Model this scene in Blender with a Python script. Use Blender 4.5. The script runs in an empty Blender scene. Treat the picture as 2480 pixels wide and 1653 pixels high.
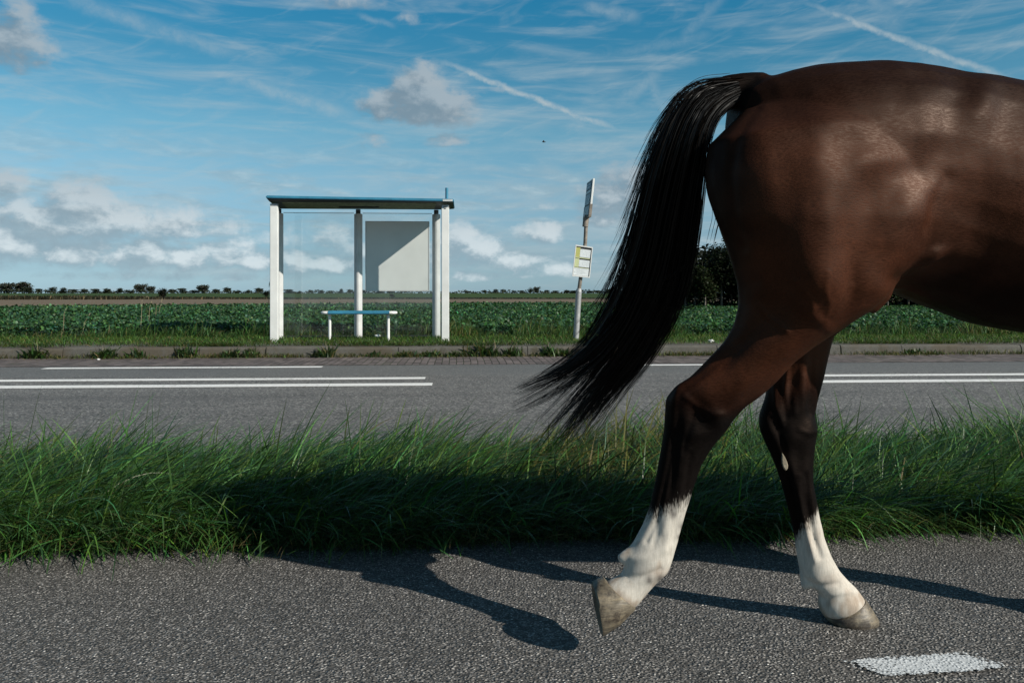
import bpy, bmesh, math, random
import numpy as np
from mathutils import Vector, noise as mnoise

random.seed(7)
rng = np.random.default_rng(7)
S = bpy.context.scene
COL = S.collection
R = math.radians

# ------------------------------------------------------------------ camera
FPX, CX, HY, CH = 1929.0, 1240.0, 712.0, 0.96      # focal length in photo pixels, centre column, horizon row, eye height
YAW = R(3.5)
cd = bpy.data.cameras.new('camera'); cam = bpy.data.objects.new('camera', cd); COL.objects.link(cam)
cd.sensor_width = 36.0; cd.lens = 28.0; cd.sensor_fit = 'HORIZONTAL'
cd.shift_y = -(826.5 - HY) / 2480.0
cd.clip_start = 0.05; cd.clip_end = 6000
cam.location = (0, 0, CH); cam.rotation_euler = (R(90), 0, -YAW)
S.camera = cam
RV = np.array([math.cos(YAW), -math.sin(YAW), 0.0]); FV = np.array([math.sin(YAW), math.cos(YAW), 0.0])

def PW(px, py, Y):
    """photo pixel -> world point on the vertical plane at distance Y (street frame)"""
    u = (px - CX) / FPX; v = (HY - py) / FPX
    t = Y / (FV[1] + RV[1] * u)
    p = (FV + RV * u) * t
    return np.array([p[0], p[1], CH + v * t])

def PX(P):
    P = np.asarray(P, float)
    d = P[..., 0] * FV[0] + P[..., 1] * FV[1]
    r = P[..., 0] * RV[0] + P[..., 1] * RV[1]
    return CX + FPX * r / d, HY - FPX * (P[..., 2] - CH) / d

def GX(px, Y):
    return float(PW(px, HY, Y)[0])

# ------------------------------------------------------------------ light
SUN_EL = R(32.3)
sdir = np.array([0.817, -0.577, 0.0]); sdir /= np.linalg.norm(sdir)
TO_SUN = Vector((sdir[0] * math.cos(SUN_EL), sdir[1] * math.cos(SUN_EL), math.sin(SUN_EL)))
sl = bpy.data.lights.new('sun', 'SUN'); sl.energy = 5.0; sl.angle = R(0.53); sl.color = (1.0, 0.93, 0.82)
so = bpy.data.objects.new('sun', sl); COL.objects.link(so)
so.rotation_euler = TO_SUN.to_track_quat('Z', 'Y').to_euler(); so.location = (20, -15, 20)
S.view_settings.view_transform = 'Standard'; S.view_settings.look = 'None'
S.view_settings.exposure = 0.25; S.view_settings.gamma = 1.0

# ------------------------------------------------------------------ node helpers
class NT:
    def __init__(s, tree): s.t = tree; s.n = tree.nodes; s.l = tree.links
    def put(s, sock, v):
        if isinstance(v, bpy.types.NodeSocket): s.l.new(v, sock)
        elif v is not None: sock.default_value = v
    def m(s, op, a, b=None, c=None, clamp=False):
        k = s.n.new('ShaderNodeMath'); k.operation = op; k.use_clamp = clamp
        for i, v in enumerate((a, b, c)):
            if v is not None: s.put(k.inputs[i], v)
        return k.outputs[0]
    def v(s, op, a, b=None, c=None, scale=None):
        k = s.n.new('ShaderNodeVectorMath'); k.operation = op
        for i, x in enumerate((a, b, c)):
            if x is not None: s.put(k.inputs[i], x)
        if scale is not None: s.put(k.inputs['Scale'], scale)
        return k.outputs['Value'] if op in ('DOT_PRODUCT', 'LENGTH', 'DISTANCE') else k.outputs[0]
    def xyz(s, x, y, z=0.0):
        k = s.n.new('ShaderNodeCombineXYZ')
        for i, v in enumerate((x, y, z)): s.put(k.inputs[i], v)
        return k.outputs[0]
    def sep(s, v):
        k = s.n.new('ShaderNodeSeparateXYZ'); s.put(k.inputs[0], v); return k.outputs
    def noise(s, vec, scale, detail=4, rough=0.55, dist=0.0, color=False, dims='3D'):
        k = s.n.new('ShaderNodeTexNoise'); k.noise_dimensions = dims
        if vec is not None: s.put(k.inputs['Vector'], vec)
        s.put(k.inputs['Scale'], scale); s.put(k.inputs['Detail'], detail); s.put(k.inputs['Roughness'], rough); s.put(k.inputs['Distortion'], dist)
        return k.outputs['Color' if color else 'Fac']
    def vor(s, vec, scale, feat='F1', rand=1.0):
        k = s.n.new('ShaderNodeTexVoronoi'); k.feature = feat
        s.put(k.inputs['Vector'], vec); s.put(k.inputs['Scale'], scale); s.put(k.inputs['Randomness'], rand)
        return k.outputs
    def ramp(s, f, stops, interp='LINEAR'):
        k = s.n.new('ShaderNodeValToRGB'); k.color_ramp.interpolation = interp
        e = k.color_ramp.elements
        while len(e) < len(stops): e.new(0.5)
        for i, (p, c) in enumerate(stops):
            e[i].position = p
            e[i].color = (c, c, c, 1) if isinstance(c, (int, float)) else (*c, 1)
        s.put(k.inputs[0], f); return k.outputs[0]
    def mix(s, f, a, b, mode='MIX'):
        k = s.n.new('ShaderNodeMix'); k.data_type = 'RGBA'; k.blend_type = mode
        s.put(k.inputs[0], f)
        s.put(k.inputs[6], (*a, 1) if isinstance(a, tuple) else a); s.put(k.inputs[7], (*b, 1) if isinstance(b, tuple) else b)
        return k.outputs[2]
    def mr(s, v, a, b, c=0.0, d=1.0, smooth=True):
        k = s.n.new('ShaderNodeMapRange'); k.interpolation_type = 'SMOOTHSTEP' if smooth else 'LINEAR'
        for i, x in enumerate((v, a, b, c, d)): s.put(k.inputs[i], x)
        return k.outputs[0]
    def bump(s, h, strength=0.5, dist=0.01):
        k = s.n.new('ShaderNodeBump'); s.put(k.inputs['Height'], h); s.put(k.inputs['Strength'], strength); s.put(k.inputs['Distance'], dist)
        return k.outputs[0]
    def objco(s):
        return s.n.new('ShaderNodeTexCoord').outputs['Object']
    def pos(s):
        return s.n.new('ShaderNodeNewGeometry').outputs['Position']
    def attr(s, name):
        k = s.n.new('ShaderNodeAttribute'); k.attribute_name = name; return k.outputs

def material(name):
    m = bpy.data.materials.new(name); m.use_nodes = True
    t = NT(m.node_tree); b = m.node_tree.nodes['Principled BSDF']
    return m, t, b

def plain(name, col, rough=0.5, metal=0.0, var=0.12, scale=6.0, spec=0.5, bump=0.0):
    """painted or raw surface with a little wear in tone and gloss"""
    m, t, b = material(name)
    c = t.objco()
    f = t.noise(c, scale, 5, 0.6)
    lo = tuple(x * (1 - var) for x in col); hi = tuple(min(1, x * (1 + var)) for x in col)
    t.put(b.inputs['Base Color'], t.ramp(f, [(0.3, lo), (0.7, hi)]))
    t.put(b.inputs['Roughness'], t.mr(t.noise(c, scale * 3, 3), 0.2, 0.8, max(0.03, rough - 0.1), min(1, rough + 0.1)))
    b.inputs['Metallic'].default_value = metal; b.inputs['Specular IOR Level'].default_value = spec
    if bump: t.put(b.inputs['Normal'], t.bump(t.noise(c, scale * 20, 3), 0.4, bump))
    return m

# ------------------------------------------------------------------ world: sky, clouds, contrails
def sky_uv(px, py):
    u = (px - CX) / FPX; v = (HY - py) / FPX
    return math.atan(u), v / math.sqrt(1 + u * u)

CLOUDS = [  # photo column, row, half width, half height, weight
    (1022, 228, 64, 58, 1.45), (952, 252, 70, 34, 1.2), (1084, 258, 66, 40, 1.3), (1020, 270, 118, 28, 1.3),
    (30, 98, 66, 58, 1.1), (52, 50, 38, 40, 1.0), (5, 120, 70, 40, 0.9),
    (190, 535, 250, 42, 1.25), (215, 490, 66, 42, 1.3), (110, 525, 120, 34, 1.0), (330, 548, 160, 26, 1.0), (440, 562, 80, 16, 0.8), (5, 442, 60, 32, 0.9),
    (20, 588, 70, 44, 1.2), (200, 605, 66, 40, 1.1), (350, 618, 60, 36, 1.2), (455, 632, 90, 24, 1.15), (545, 615, 62, 30, 1.2), (590, 600, 40, 22, 1.1),
    (625, 630, 70, 26, 1.1), (150, 615, 60, 30, 1.0), (700, 632, 80, 30, 1.0), (790, 640, 90, 26, 1.0), (690, 580, 70, 30, 0.75), (800, 575, 60, 36, 0.8), (905, 612, 90, 30, 0.85),
    (1110, 585, 50, 42, 1.2), (1160, 605, 66, 36, 1.15), (1240, 632, 80, 26, 1.05), (1020, 615, 80, 40, 0.9), (1330, 655, 90, 20, 0.9), (420, 668, 330, 14, 0.62), (1150, 668, 230, 14, 0.7),
    (1485, 480, 70, 48, 1.35), (1530, 440, 70, 40, 1.25), (1465, 532, 64, 18, 1.0), (1310, 562, 66, 26, 1.05), (1330, 500, 30, 12, 0.6),
    (860, 4, 84, 24, 0.85), (1005, 42, 52, 26, 0.6), (905, 345, 46, 22, 0.66), (1085, 340, 66, 20, 0.7), (1200, 220, 54, 13, 0.55), (1000, 462, 50, 14, 0.5),
    (1700, 640, 160, 40, 1.0), (2050, 620, 200, 44, 1.0), (2400, 600, 160, 50, 1.0),
    (-300, 560, 240, 60, 1.0), (-700, 620, 300, 50, 1.0), (3000, 560, 260, 60, 1.0),
]
TRAILS = [  # x0, y0, x1, y1, width, weight
    (1060, 146, 1515, 322, 7, 0.85), (520, 172, 880, 290, 17, 0.42), (120, -20, 610, 145, 17, 0.34), (1950, 5, 2500, 212, 8, 0.72),
    (2090, -30, 2190, 80, 24, 0.3), (1355, 395, 1570, 362, 6, 0.26), (1500, 250, 1605, 172, 17, 0.34), (1560, 175, 1625, 285, 14, 0.3),
    (1480, 135, 1740, 80, 12, 0.22), (1660, 90, 1760, -20, 15, 0.24), (85, 108, 185, 140, 10, 0.36), (1400, 12, 1560, 45, 16, 0.36), (300, 312, 460, 382, 6, 0.24),
    (1290, 385, 1430, 470, 20, 0.25), (860, 30, 960, 68, 8, 0.26), (2230, 130, 2330, 180, 26, 0.3),
    (600, 290, 930, 330, 6, 0.2), (1000, 370, 1260, 420, 9, 0.2)]

world = bpy.data.worlds.new('World'); S.world = world; world.use_nodes = True
def build_world():
    w = NT(world.node_tree); bg = world.node_tree.nodes['Background']
    g = bpy.data.node_groups.new('cloud_density', 'ShaderNodeTree')
    g.interface.new_socket('UV', in_out='INPUT', socket_type='NodeSocketVector')
    g.interface.new_socket('Density', in_out='OUTPUT', socket_type='NodeSocketFloat')
    q = NT(g); gi = g.nodes.new('NodeGroupInput'); go = g.nodes.new('NodeGroupOutput')
    cur = None
    for (px, py, rx, ry, wt) in CLOUDS:
        u, v = sky_uv(px, py)
        k = FPX / rx, FPX / ry
        d = q.v('MULTIPLY_ADD', gi.outputs[0], (k[0], k[1], 0), (-u * k[0], -v * k[1], 0))
        e = q.m('MULTIPLY_ADD', q.v('DOT_PRODUCT', d, d), -0.62, wt)
        cur = e if cur is None else q.m('SMOOTH_MAX', cur, e, 0.35)
    uv = q.v('MULTIPLY', gi.outputs[0], (1.0, 1.45, 1.0))
    f = q.noise(uv, 32, 7, 0.62, 0.25)
    f2 = q.noise(uv, 9, 3, 0.5)
    s_ = q.m('ADD', q.m('MULTIPLY', q.m('SUBTRACT', f, 0.5), 2.5), q.m('MULTIPLY', q.m('SUBTRACT', f2, 0.5), 1.0))
    q.l.new(q.m('ADD', q.m('MAXIMUM', cur, -3.0), s_), go.inputs[0])

    d = w.n.new('ShaderNodeTexCoord').outputs['Generated']
    r = w.v('DOT_PRODUCT', d, tuple(RV)); fw = w.v('DOT_PRODUCT', d, tuple(FV)); z = w.sep(d)[2]
    U = w.m('ARCTAN2', r, fw)
    hor = w.m('SQRT', w.m('ADD', w.m('MULTIPLY', r, r), w.m('MULTIPLY', fw, fw)))
    V = w.m('DIVIDE', z, w.m('MAXIMUM', hor, 0.05))
    UV = w.xyz(U, V, 0.0)
    sky = w.n.new('ShaderNodeTexSky'); sky.sky_type = 'NISHITA'; sky.sun_disc = False
    sky.sun_elevation = SUN_EL; sky.sun_rotation = math.atan2(TO_SUN.x, TO_SUN.y)
    sky.air_density = 1.0; sky.dust_density = 0.6; sky.ozone_density = 2.2
    tint = w.ramp(V, SKY_TINT)
    base = w.mix(1.0, sky.outputs[0], tint, 'MULTIPLY')
    # thin high veils
    veil_uv = w.xyz(w.m('MULTIPLY_ADD', V, -0.9, U), w.m('MULTIPLY_ADD', U, 0.16, w.m('MULTIPLY', V, 7.0)), 0.3)
    veil = w.mr(w.noise(veil_uv, 5.5, 8, 0.6, 0.5), 0.42, 0.78)
    veil2 = w.mr(w.noise(w.xyz(w.m('MULTIPLY_ADD', V, 2.2, U), w.m('MULTIPLY_ADD', U, -2.4, w.m('MULTIPLY', V, 6)), 4.0), 6, 7, 0.62, 0.8), 0.5, 0.8)
    va = w.m('MULTIPLY', w.m('ADD', w.m('MULTIPLY', veil, 0.50), w.m('MULTIPLY', veil2, 0.26)), w.mr(V, 0.9, 0.25, 0.5, 1.0))
    # contrails: distance to a line, broken up by noise
    wob = w.noise(UV, 30, 5, 0.65, 0.0, True)
    uvw = w.v('ADD', UV, w.v('MULTIPLY', w.v('SUBTRACT', wob, (0.5, 0.5, 0.5)), (0.018, 0.014, 0)))
    grain = w.mr(w.noise(UV, 60, 6, 0.7), 0.25, 0.7, 0.35, 1.0)
    tr = None
    for (x0, y0, x1, y1, wd, wt) in TRAILS:
        a = Vector(sky_uv(x0, y0)); b_ = Vector(sky_uv(x1, y1)); ab = b_ - a; L = ab.length; n = ab / L
        rel = w.v('SUBTRACT', uvw, (a.x, a.y, 0))
        s_ = w.v('DOT_PRODUCT', rel, (n.x, n.y, 0)); t_ = w.v('DOT_PRODUCT', rel, (-n.y, n.x, 0))
        ends = w.m('MULTIPLY', w.mr(s_, -0.1 * L, 0.25 * L), w.mr(s_, 1.05 * L, 0.75 * L))
        prof = w.mr(w.m('ABSOLUTE', t_), 0.0, 1.7 * wd / FPX, wt, 0.0)
        e = w.m('MULTIPLY', prof, ends)
        tr = e if tr is None else w.m('MAXIMUM', tr, e)
    tr = w.m('MULTIPLY', tr, grain)
    wisp = w.m('MAXIMUM', va, tr)
    white = (6.2, 7.2, 7.6)
    c1 = w.mix(wisp, base, tuple(x * SKY_K for x in white))
    # cumulus
    def dens(off):
        k = w.n.new('ShaderNodeGroup'); k.node_tree = g
        w.put(k.inputs[0], w.v('ADD', UV, off) if off else UV); return k.outputs[0]
    d0 = dens(None); d1 = dens((0.012, 0.016, 0))
    alpha = w.mr(d0, 0.0, 1.1)
    shade = w.mr(w.m('SUBTRACT', d0, d1), -0.35, 0.85)
    low = w.mr(V, 0.03, 0.17, 1.0, 0.0)
    lit = w.mix(low, CLOUD_LIT_HIGH, CLOUD_LIT_LOW); drk = w.mix(low, CLOUD_DARK_HIGH, CLOUD_DARK_LOW)
    cc = w.mix(shade, drk, lit)
    ok = w.mr(V, -0.01, 0.012)
    lowc = w.mr(w.noise(w.xyz(w.m('MULTIPLY', U, 2.0), w.m('MULTIPLY', V, 11.0), 2.0), 4.0, 7, 0.6, 0.4), 0.40, 0.66)
    lowc = w.m('MULTIPLY', w.m('MULTIPLY', lowc, w.mr(V, 0.015, 0.05)), w.mr(V, 0.23, 0.09, 0.0, 0.85))
    lowk = w.mr(w.noise(w.xyz(w.m('MULTIPLY', U, 3.0), w.m('MULTIPLY', V, 9.0), 7.0), 9.0, 7, 0.62, 0.3), 0.42, 0.7)
    c1 = w.mix(lowc, c1, w.mix(lowk, (2.6, 3.7, 4.35), (3.9, 4.9, 5.3)))
    c2 = w.mix(w.m('MULTIPLY', w.m('MULTIPLY', alpha, 0.84), ok), c1, cc)
    w.l.new(c2, bg.inputs['Color']); bg.inputs['Strength'].default_value = 0.1
SKY_K = 0.62
SKY_TINT = [(0.0, (0.55, 0.84, 1.30)), (0.04, (0.42, 0.60, 0.84)), (0.08, (0.50, 0.67, 0.80)), (0.13, (0.59, 0.77, 0.80)), (0.20, (0.50, 0.84, 0.82)), (0.29, (0.25, 0.74, 0.78)), (0.37, (0.13, 0.74, 0.84)), (0.46, (0.16, 0.62, 0.70)), (0.7, (0.17, 0.30, 0.34)), (1.0, (0.15, 0.2, 0.22))]
CLOUD_LIT_HIGH = (3.3, 3.85, 4.25); CLOUD_DARK_HIGH = (1.75, 2.35, 2.85)
CLOUD_LIT_LOW = (5.9, 6.6, 6.9); CLOUD_DARK_LOW = (2.45, 3.4, 4.0)
build_world()

# ------------------------------------------------------------------ mesh helpers
def link(name, me, mat=None, parent=None):
    o = bpy.data.objects.new(name, me); COL.objects.link(o)
    if mat: me.materials.append(mat)
    if parent: o.parent = parent
    return o

def tag(o, label=None, cat=None, group=None, kind=None):
    if label: o['label'] = label
    if cat: o['category'] = cat
    if group: o['group'] = group
    if kind: o['kind'] = kind
    return o

def empty(name, loc=(0, 0, 0), rz=0):
    o = bpy.data.objects.new(name, None); COL.objects.link(o); o.location = loc; o.rotation_euler = (0, 0, rz)
    o.empty_display_size = 0.2
    return o

class MB:
    """collects shapes for one mesh"""
    def __init__(s): s.v = []; s.f = []
    def add(s, vs, fs):
        n = len(s.v); s.v += [tuple(map(float, p)) for p in vs]; s.f += [tuple(i + n for i in f) for f in fs]; return s
    def box(s, x0, x1, y0, y1, z0, z1):
        return s.add([(x0, y0, z0), (x1, y0, z0), (x1, y1, z0), (x0, y1, z0), (x0, y0, z1), (x1, y0, z1), (x1, y1, z1), (x0, y1, z1)],
                     [(0, 3, 2, 1), (4, 5, 6, 7), (0, 1, 5, 4), (1, 2, 6, 5), (2, 3, 7, 6), (3, 0, 4, 7)])
    def prism(s, ring0, ring1):
        n = len(ring0)
        return s.add(list(ring0) + list(ring1), [tuple(range(n - 1, -1, -1)), tuple(range(n, 2 * n))] + [(i, (i + 1) % n, n + (i + 1) % n, n + i) for i in range(n)])
    def tube(s, pts, rad, n=12):
        pts = [Vector(p) for p in pts]; rads = rad if hasattr(rad, '__len__') else [rad] * len(pts)
        rings = []; up = None
        for i, p in enumerate(pts):
            t = (pts[min(i + 1, len(pts) - 1)] - pts[max(i - 1, 0)]).normalized()
            if up is None: up = Vector((0, 0, 1)) if abs(t.z) < 0.9 else Vector((1, 0, 0))
            a = t.cross(up).normalized(); b = a.cross(t).normalized(); up = b
            rings.append([p + (a * math.cos(k * 2 * math.pi / n) + b * math.sin(k * 2 * math.pi / n)) * rads[i] for k in range(n)])
        vs = [q for r_ in rings for q in r_]; fs = []
        for i in range(len(rings) - 1):
            for k in range(n): fs.append((i * n + k, i * n + (k + 1) % n, (i + 1) * n + (k + 1) % n, (i + 1) * n + k))
        fs.append(tuple(range(n - 1, -1, -1))); fs.append(tuple((len(rings) - 1) * n + k for k in range(n)))
        return s.add(vs, fs)
    def loft(s, rings):
        n = len(rings[0]); vs = [q for r_ in rings for q in r_]; fs = []
        for i in range(len(rings) - 1):
            for k in range(n): fs.append((i * n + k, i * n + (k + 1) % n, (i + 1) * n + (k + 1) % n, (i + 1) * n + k))
        fs.append(tuple(range(n - 1, -1, -1))); fs.append(tuple((len(rings) - 1) * n + k for k in range(n)))
        return s.add(vs, fs)
    def build(s, name, mat, parent=None, smooth=False, bevel=0.0, off=(0, 0, 0)):
        me = bpy.data.meshes.new(name)
        me.from_pydata([(p[0] - off[0], p[1] - off[1], p[2] - off[2]) for p in s.v], [], s.f)
        bm = bmesh.new(); bm.from_mesh(me); bmesh.ops.recalc_face_normals(bm, faces=bm.faces)
        if bevel:
            bmesh.ops.bevel(bm, geom=[e for e in bm.edges if e.calc_face_angle(0) > 0.5], offset=bevel, segments=2, affect='EDGES', clamp_overlap=True)
        bm.to_mesh(me); bm.free()
        if smooth:
            me.polygons.foreach_set('use_smooth', [True] * len(me.polygons))
            me.set_sharp_from_angle(angle=R(40))
        return link(name, me, mat, parent)

def np_mesh(name, V, F, mat, parent=None, cols=None, smooth=False):
    """numpy vertices and same-size faces -> one mesh object"""
    V = np.ascontiguousarray(V, np.float32); F = np.ascontiguousarray(F, np.int32)
    me = bpy.data.meshes.new(name)
    me.vertices.add(len(V)); me.vertices.foreach_set('co', V.ravel())
    n, k = F.shape
    me.loops.add(n * k); me.loops.foreach_set('vertex_index', F.ravel())
    me.polygons.add(n); me.polygons.foreach_set('loop_start', np.arange(0, n * k, k, dtype=np.int32))
    if cols is not None:
        a = me.attributes.new('tone', 'FLOAT_COLOR', 'POINT')
        c = np.ones((len(V), 4), np.float32); c[:, :3] = cols; a.data.foreach_set('color', c.ravel())
    me.update(calc_edges=True); me.validate()
    if smooth: me.polygons.foreach_set('use_smooth', np.ones(len(me.polygons), bool))
    return link(name, me, mat, parent)

def snoise(x, y, s, seed=0.0):
    return np.array([mnoise.noise((a * s + seed, b * s - seed, seed * 1.7)) for a, b in zip(x, y)])

def ribbons(root, az, L, t0, t1, w, tone, nseg=6, twist=0.5, tip=0.12, curl=1.0):
    """bent blades; returns V, F, per-vertex tone"""
    n = len(root); K = nseg + 1
    s = np.linspace(0, 1, nseg)
    tilt = t0[:, None] + (t1 - t0)[:, None] * s[None, :] ** curl
    step = (L / nseg)[:, None]
    h = np.stack([np.cos(az), np.sin(az)], -1)
    P = np.zeros((n, K, 3)); P[:, 0] = root
    dx = np.sin(tilt) * step; dz = np.cos(tilt) * step
    P[:, 1:, 0] = root[:, None, 0] + np.cumsum(dx, 1) * h[:, None, 0]
    P[:, 1:, 1] = root[:, None, 1] + np.cumsum(dx, 1) * h[:, None, 1]
    P[:, 1:, 2] = root[:, None, 2] + np.cumsum(dz, 1)
    sa = az + math.pi / 2 + (rng.random(n) - 0.5) * 2 * twist
    side = np.stack([np.cos(sa), np.sin(sa), (rng.random(n) - 0.5) * twist], -1)
    prof = np.interp(np.linspace(0, 1, K), [0, 0.3, 0.7, 1], [0.7, 1.0, 0.75, tip])
    off = side[:, None, :] * (w[:, None] * prof[None, :] * 0.5)[..., None]
    V = np.stack([P - off, P + off], 2).reshape(n, K * 2, 3)
    i = np.arange(nseg) * 2
    f = np.stack([i, i + 1, i + 3, i + 2], -1)
    F = (np.arange(n)[:, None, None] * (K * 2) + f[None]).reshape(-1, 4)
    T = np.repeat(tone[:, None, :], K * 2, 1).reshape(-1, 3)
    return V.reshape(-1, 3), F, T

def merge(parts):
    V = []; F = []; T = []; n = 0
    for v, f, t in parts:
        V.append(v); F.append(f + n); T.append(t); n += len(v)
    return np.concatenate(V), np.concatenate(F), np.concatenate(T)

def leaf_mat(name, trans=0.3, rough=0.45, spec=0.4):
    m, t, b = material(name)
    c = t.attr('tone')['Color']
    t.put(b.inputs['Base Color'], c); b.inputs['Roughness'].default_value = rough; b.inputs['Specular IOR Level'].default_value = spec
    tr = t.n.new('ShaderNodeBsdfTranslucent'); t.put(tr.inputs[0], t.mix(1.0, c, (1.1, 1.25, 0.6), 'MULTIPLY'))
    mx = t.n.new('ShaderNodeMixShader'); mx.inputs[0].default_value = trans
    t.l.new(b.outputs[0], mx.inputs[1]); t.l.new(tr.outputs[0], mx.inputs[2])
    t.l.new(mx.outputs[0], t.n['Material Output'].inputs[0])
    return m

# ------------------------------------------------------------------ ground, path, road, pavement
def crop_edge(X):      # far end of the beet field
    return np.interp(X, [-60, -32, -15, 5, 14, 80], [37, 39, 52, 60, 60, 60])

def build_ground():
    m, t, b = material('land')
    p = t.sep(t.pos()); X, Y = p[0], p[1]
    wob = t.m('MULTIPLY', t.m('SUBTRACT', t.noise(t.v('MULTIPLY', t.pos(), (0.3, 1, 1)), 0.06, 5, 0.6), 0.5), 46.0)
    yy = t.m('ADD', Y, wob)
    soil = t.ramp(t.noise(t.v('MULTIPLY', t.pos(), (0.05, 1, 1)), 1.4, 6, 0.65), [(0.3, (0.09, 0.07, 0.05)), (0.7, (0.19, 0.155, 0.115))])
    grass = t.ramp(t.noise(t.v('MULTIPLY', t.pos(), (0.25, 1, 1)), 0.35, 6, 0.6), [(0.3, (0.022, 0.045, 0.016)), (0.7, (0.05, 0.085, 0.025))])
    dark = t.ramp(t.noise(t.v('MULTIPLY', t.pos(), (0.2, 1, 1)), 0.3, 5), [(0.35, (0.012, 0.014, 0.01)), (0.75, (0.05, 0.045, 0.03))])
    under = t.ramp(t.noise(t.pos(), 2.0, 5), [(0.3, (0.02, 0.024, 0.012)), (0.7, (0.045, 0.05, 0.022))])
    c = t.mix(t.mr(Y, 40, 50), under, soil)
    c = t.mix(t.mr(yy, 148, 160), c, dark)
    c = t.mix(t.mr(yy, 226, 240), c, grass)
    t.put(b.inputs['Base Color'], c); b.inputs['Roughness'].default_value = 0.9; b.inputs['Specular IOR Level'].default_value = 0.1
    t.put(b.inputs['Normal'], t.bump(t.noise(t.pos(), 6, 5), 0.6, 0.05))
    ys = [-30, 0, 2.9, 3.1, 3.6, 4.3, 4.55, 12.5, 14, 15.5, 30, 60, 120, 180, 200, 215, 240, 270, 300, 320, 340, 360, 420, 800, 2500, 5000]
    zs = [-.02, -.02, -.02, .0, .03, .02, -.02, -.02, .1, .06, .0, 0, 0, 0, -.3, -.3, .1, .25, .6, 1.05, 1.3, 1.3, .4, .2, 0, 0]
    xs = [-4000, -1500, -600, -250, -120, -60, -30, -15, -8, -4, 0, 4, 8, 15, 30, 60, 120, 250, 600, 1500, 4000]
    V = [(x, y, z) for y, z in zip(ys, zs) for x in xs]; n = len(xs)
    F = [(j * n + i, j * n + i + 1, (j + 1) * n + i + 1, (j + 1) * n + i) for j in range(len(ys) - 1) for i in range(n - 1)]
    o = np_mesh('ground', np.array(V), np.array(F), m, smooth=True); tag(o, kind='structure')
build_ground()

def sheet(name, x0, x1, y0, y1, z, mat, nx=1):
    V = []; F = []
    for i in range(nx + 1):
        x = x0 + (x1 - x0) * i / nx; V += [(x, y0, z), (x, y1, z)]
    F = [(2 * i, 2 * i + 2, 2 * i + 3, 2 * i + 1) for i in range(nx)]
    o = np_mesh(name, np.array(V), np.array(F), mat); tag(o, kind='structure'); return o

def chip_mat():
    m, t, b = material('chip_seal')
    c = t.v('MULTIPLY', t.objco(), (0.8, 1.0, 1.0)); c = t.v('ADD', c, t.v('SCALE', t.noise(c, 60, 2, 0.5, 0, True), scale=0.006))
    v1 = t.vor(c, 118); v2 = t.vor(c, 260)
    k1 = t.sep(v1['Color'])[0]; k2 = t.sep(v2['Color'])[1]
    stone = t.ramp(k1, [(0.0, (0.04, 0.038, 0.035)), (0.4, (0.09, 0.086, 0.08)), (0.7, (0.155, 0.15, 0.14)), (0.88, (0.36, 0.345, 0.325)), (1.0, (0.75, 0.73, 0.69))])
    fine = t.ramp(k2, [(0.0, (0.028, 0.027, 0.026)), (0.7, (0.08, 0.077, 0.073)), (1.0, (0.3, 0.29, 0.28))])
    edge = t.mr(v1['Distance'], 0.30, 0.52)
    col = t.mix(edge, stone, t.mix(0.5, fine, (0.02, 0.02, 0.02)))
    col = t.mix(t.mr(t.sep(v1['Color'])[2], 0.55, 0.6), fine, col)
    big = t.ramp(t.noise(t.objco(), 1.3, 5, 0.6), [(0.3, 1.1), (0.7, 1.5)])
    col = t.mix(1.0, col, big, 'MULTIPLY')
    t.put(b.inputs['Base Color'], col); t.put(b.inputs['Roughness'], t.mr(k1, 0, 1, 0.75, 0.45)); b.inputs['Specular IOR Level'].default_value = 0.35
    h = t.m('ADD', t.mr(v1['Distance'], 0.0, 0.6, 1.0, 0.0), t.m('MULTIPLY', k1, 0.7))
    t.put(b.inputs['Normal'], t.bump(h, 0.9, 0.008))
    return m

def asphalt_mat():
    m, t, b = material('asphalt')
    c = t.objco(); v = t.vor(c, 75); k = t.sep(v['Color'])[0]
    col = t.ramp(k, [(0.0, (0.05, 0.05, 0.05)), (0.6, (0.115, 0.115, 0.114)), (0.9, (0.2, 0.2, 0.197)), (1.0, (0.34, 0.34, 0.33))])
    str_ = t.ramp(t.noise(t.v('MULTIPLY', c, (0.06, 1.6, 1)), 1.6, 5, 0.6), [(0.3, 0.84), (0.7, 1.14)])
    col = t.mix(1.0, col, str_, 'MULTIPLY')
    Y = t.sep(c)[1]
    worn = t.mr(t.m('ADD', Y, t.m('MULTIPLY', t.noise(c, 0.8, 3), 0.25)), 9.55, 9.75)
    col = t.mix(t.m('MULTIPLY', worn, 0.55), col, (0.112, 0.118, 0.12))
    trk = t.mr(t.m('ABSOLUTE', t.m('SUBTRACT', t.m('ADD', Y, t.m('MULTIPLY', t.noise(c, 0.25, 3), 0.5)), 6.3)), 0.05, 0.55, 0.22, 0.0); col = t.mix(trk, col, (0.07, 0.07, 0.07))
    pat = t.mr(t.noise(t.v('MULTIPLY', c, (0.18, 0.9, 1)), 1.0, 4, 0.6), 0.58, 0.66); col = t.mix(t.m('MULTIPLY', pat, 0.28), col, (0.07, 0.07, 0.072))
    # sealed cracks and dark patches
    cr = t.vor(t.v('ADD', t.v('MULTIPLY', c, (0.22, 0.8, 1)), t.v('SCALE', t.noise(c, 1.2, 4, 0.6, 0, True), scale=0.35)), 1.0, 'DISTANCE_TO_EDGE')
    col = t.mix(t.m('MULTIPLY', t.mr(cr['Distance'], 0.006, 0.0), 0.35), col, (0.04, 0.04, 0.04))
    t.put(b.inputs['Base Color'], col); b.inputs['Roughness'].default_value = 0.72; b.inputs['Specular IOR Level'].default_value = 0.3
    t.put(b.inputs['Normal'], t.bump(k, 0.6, 0.006))
    return m

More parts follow.
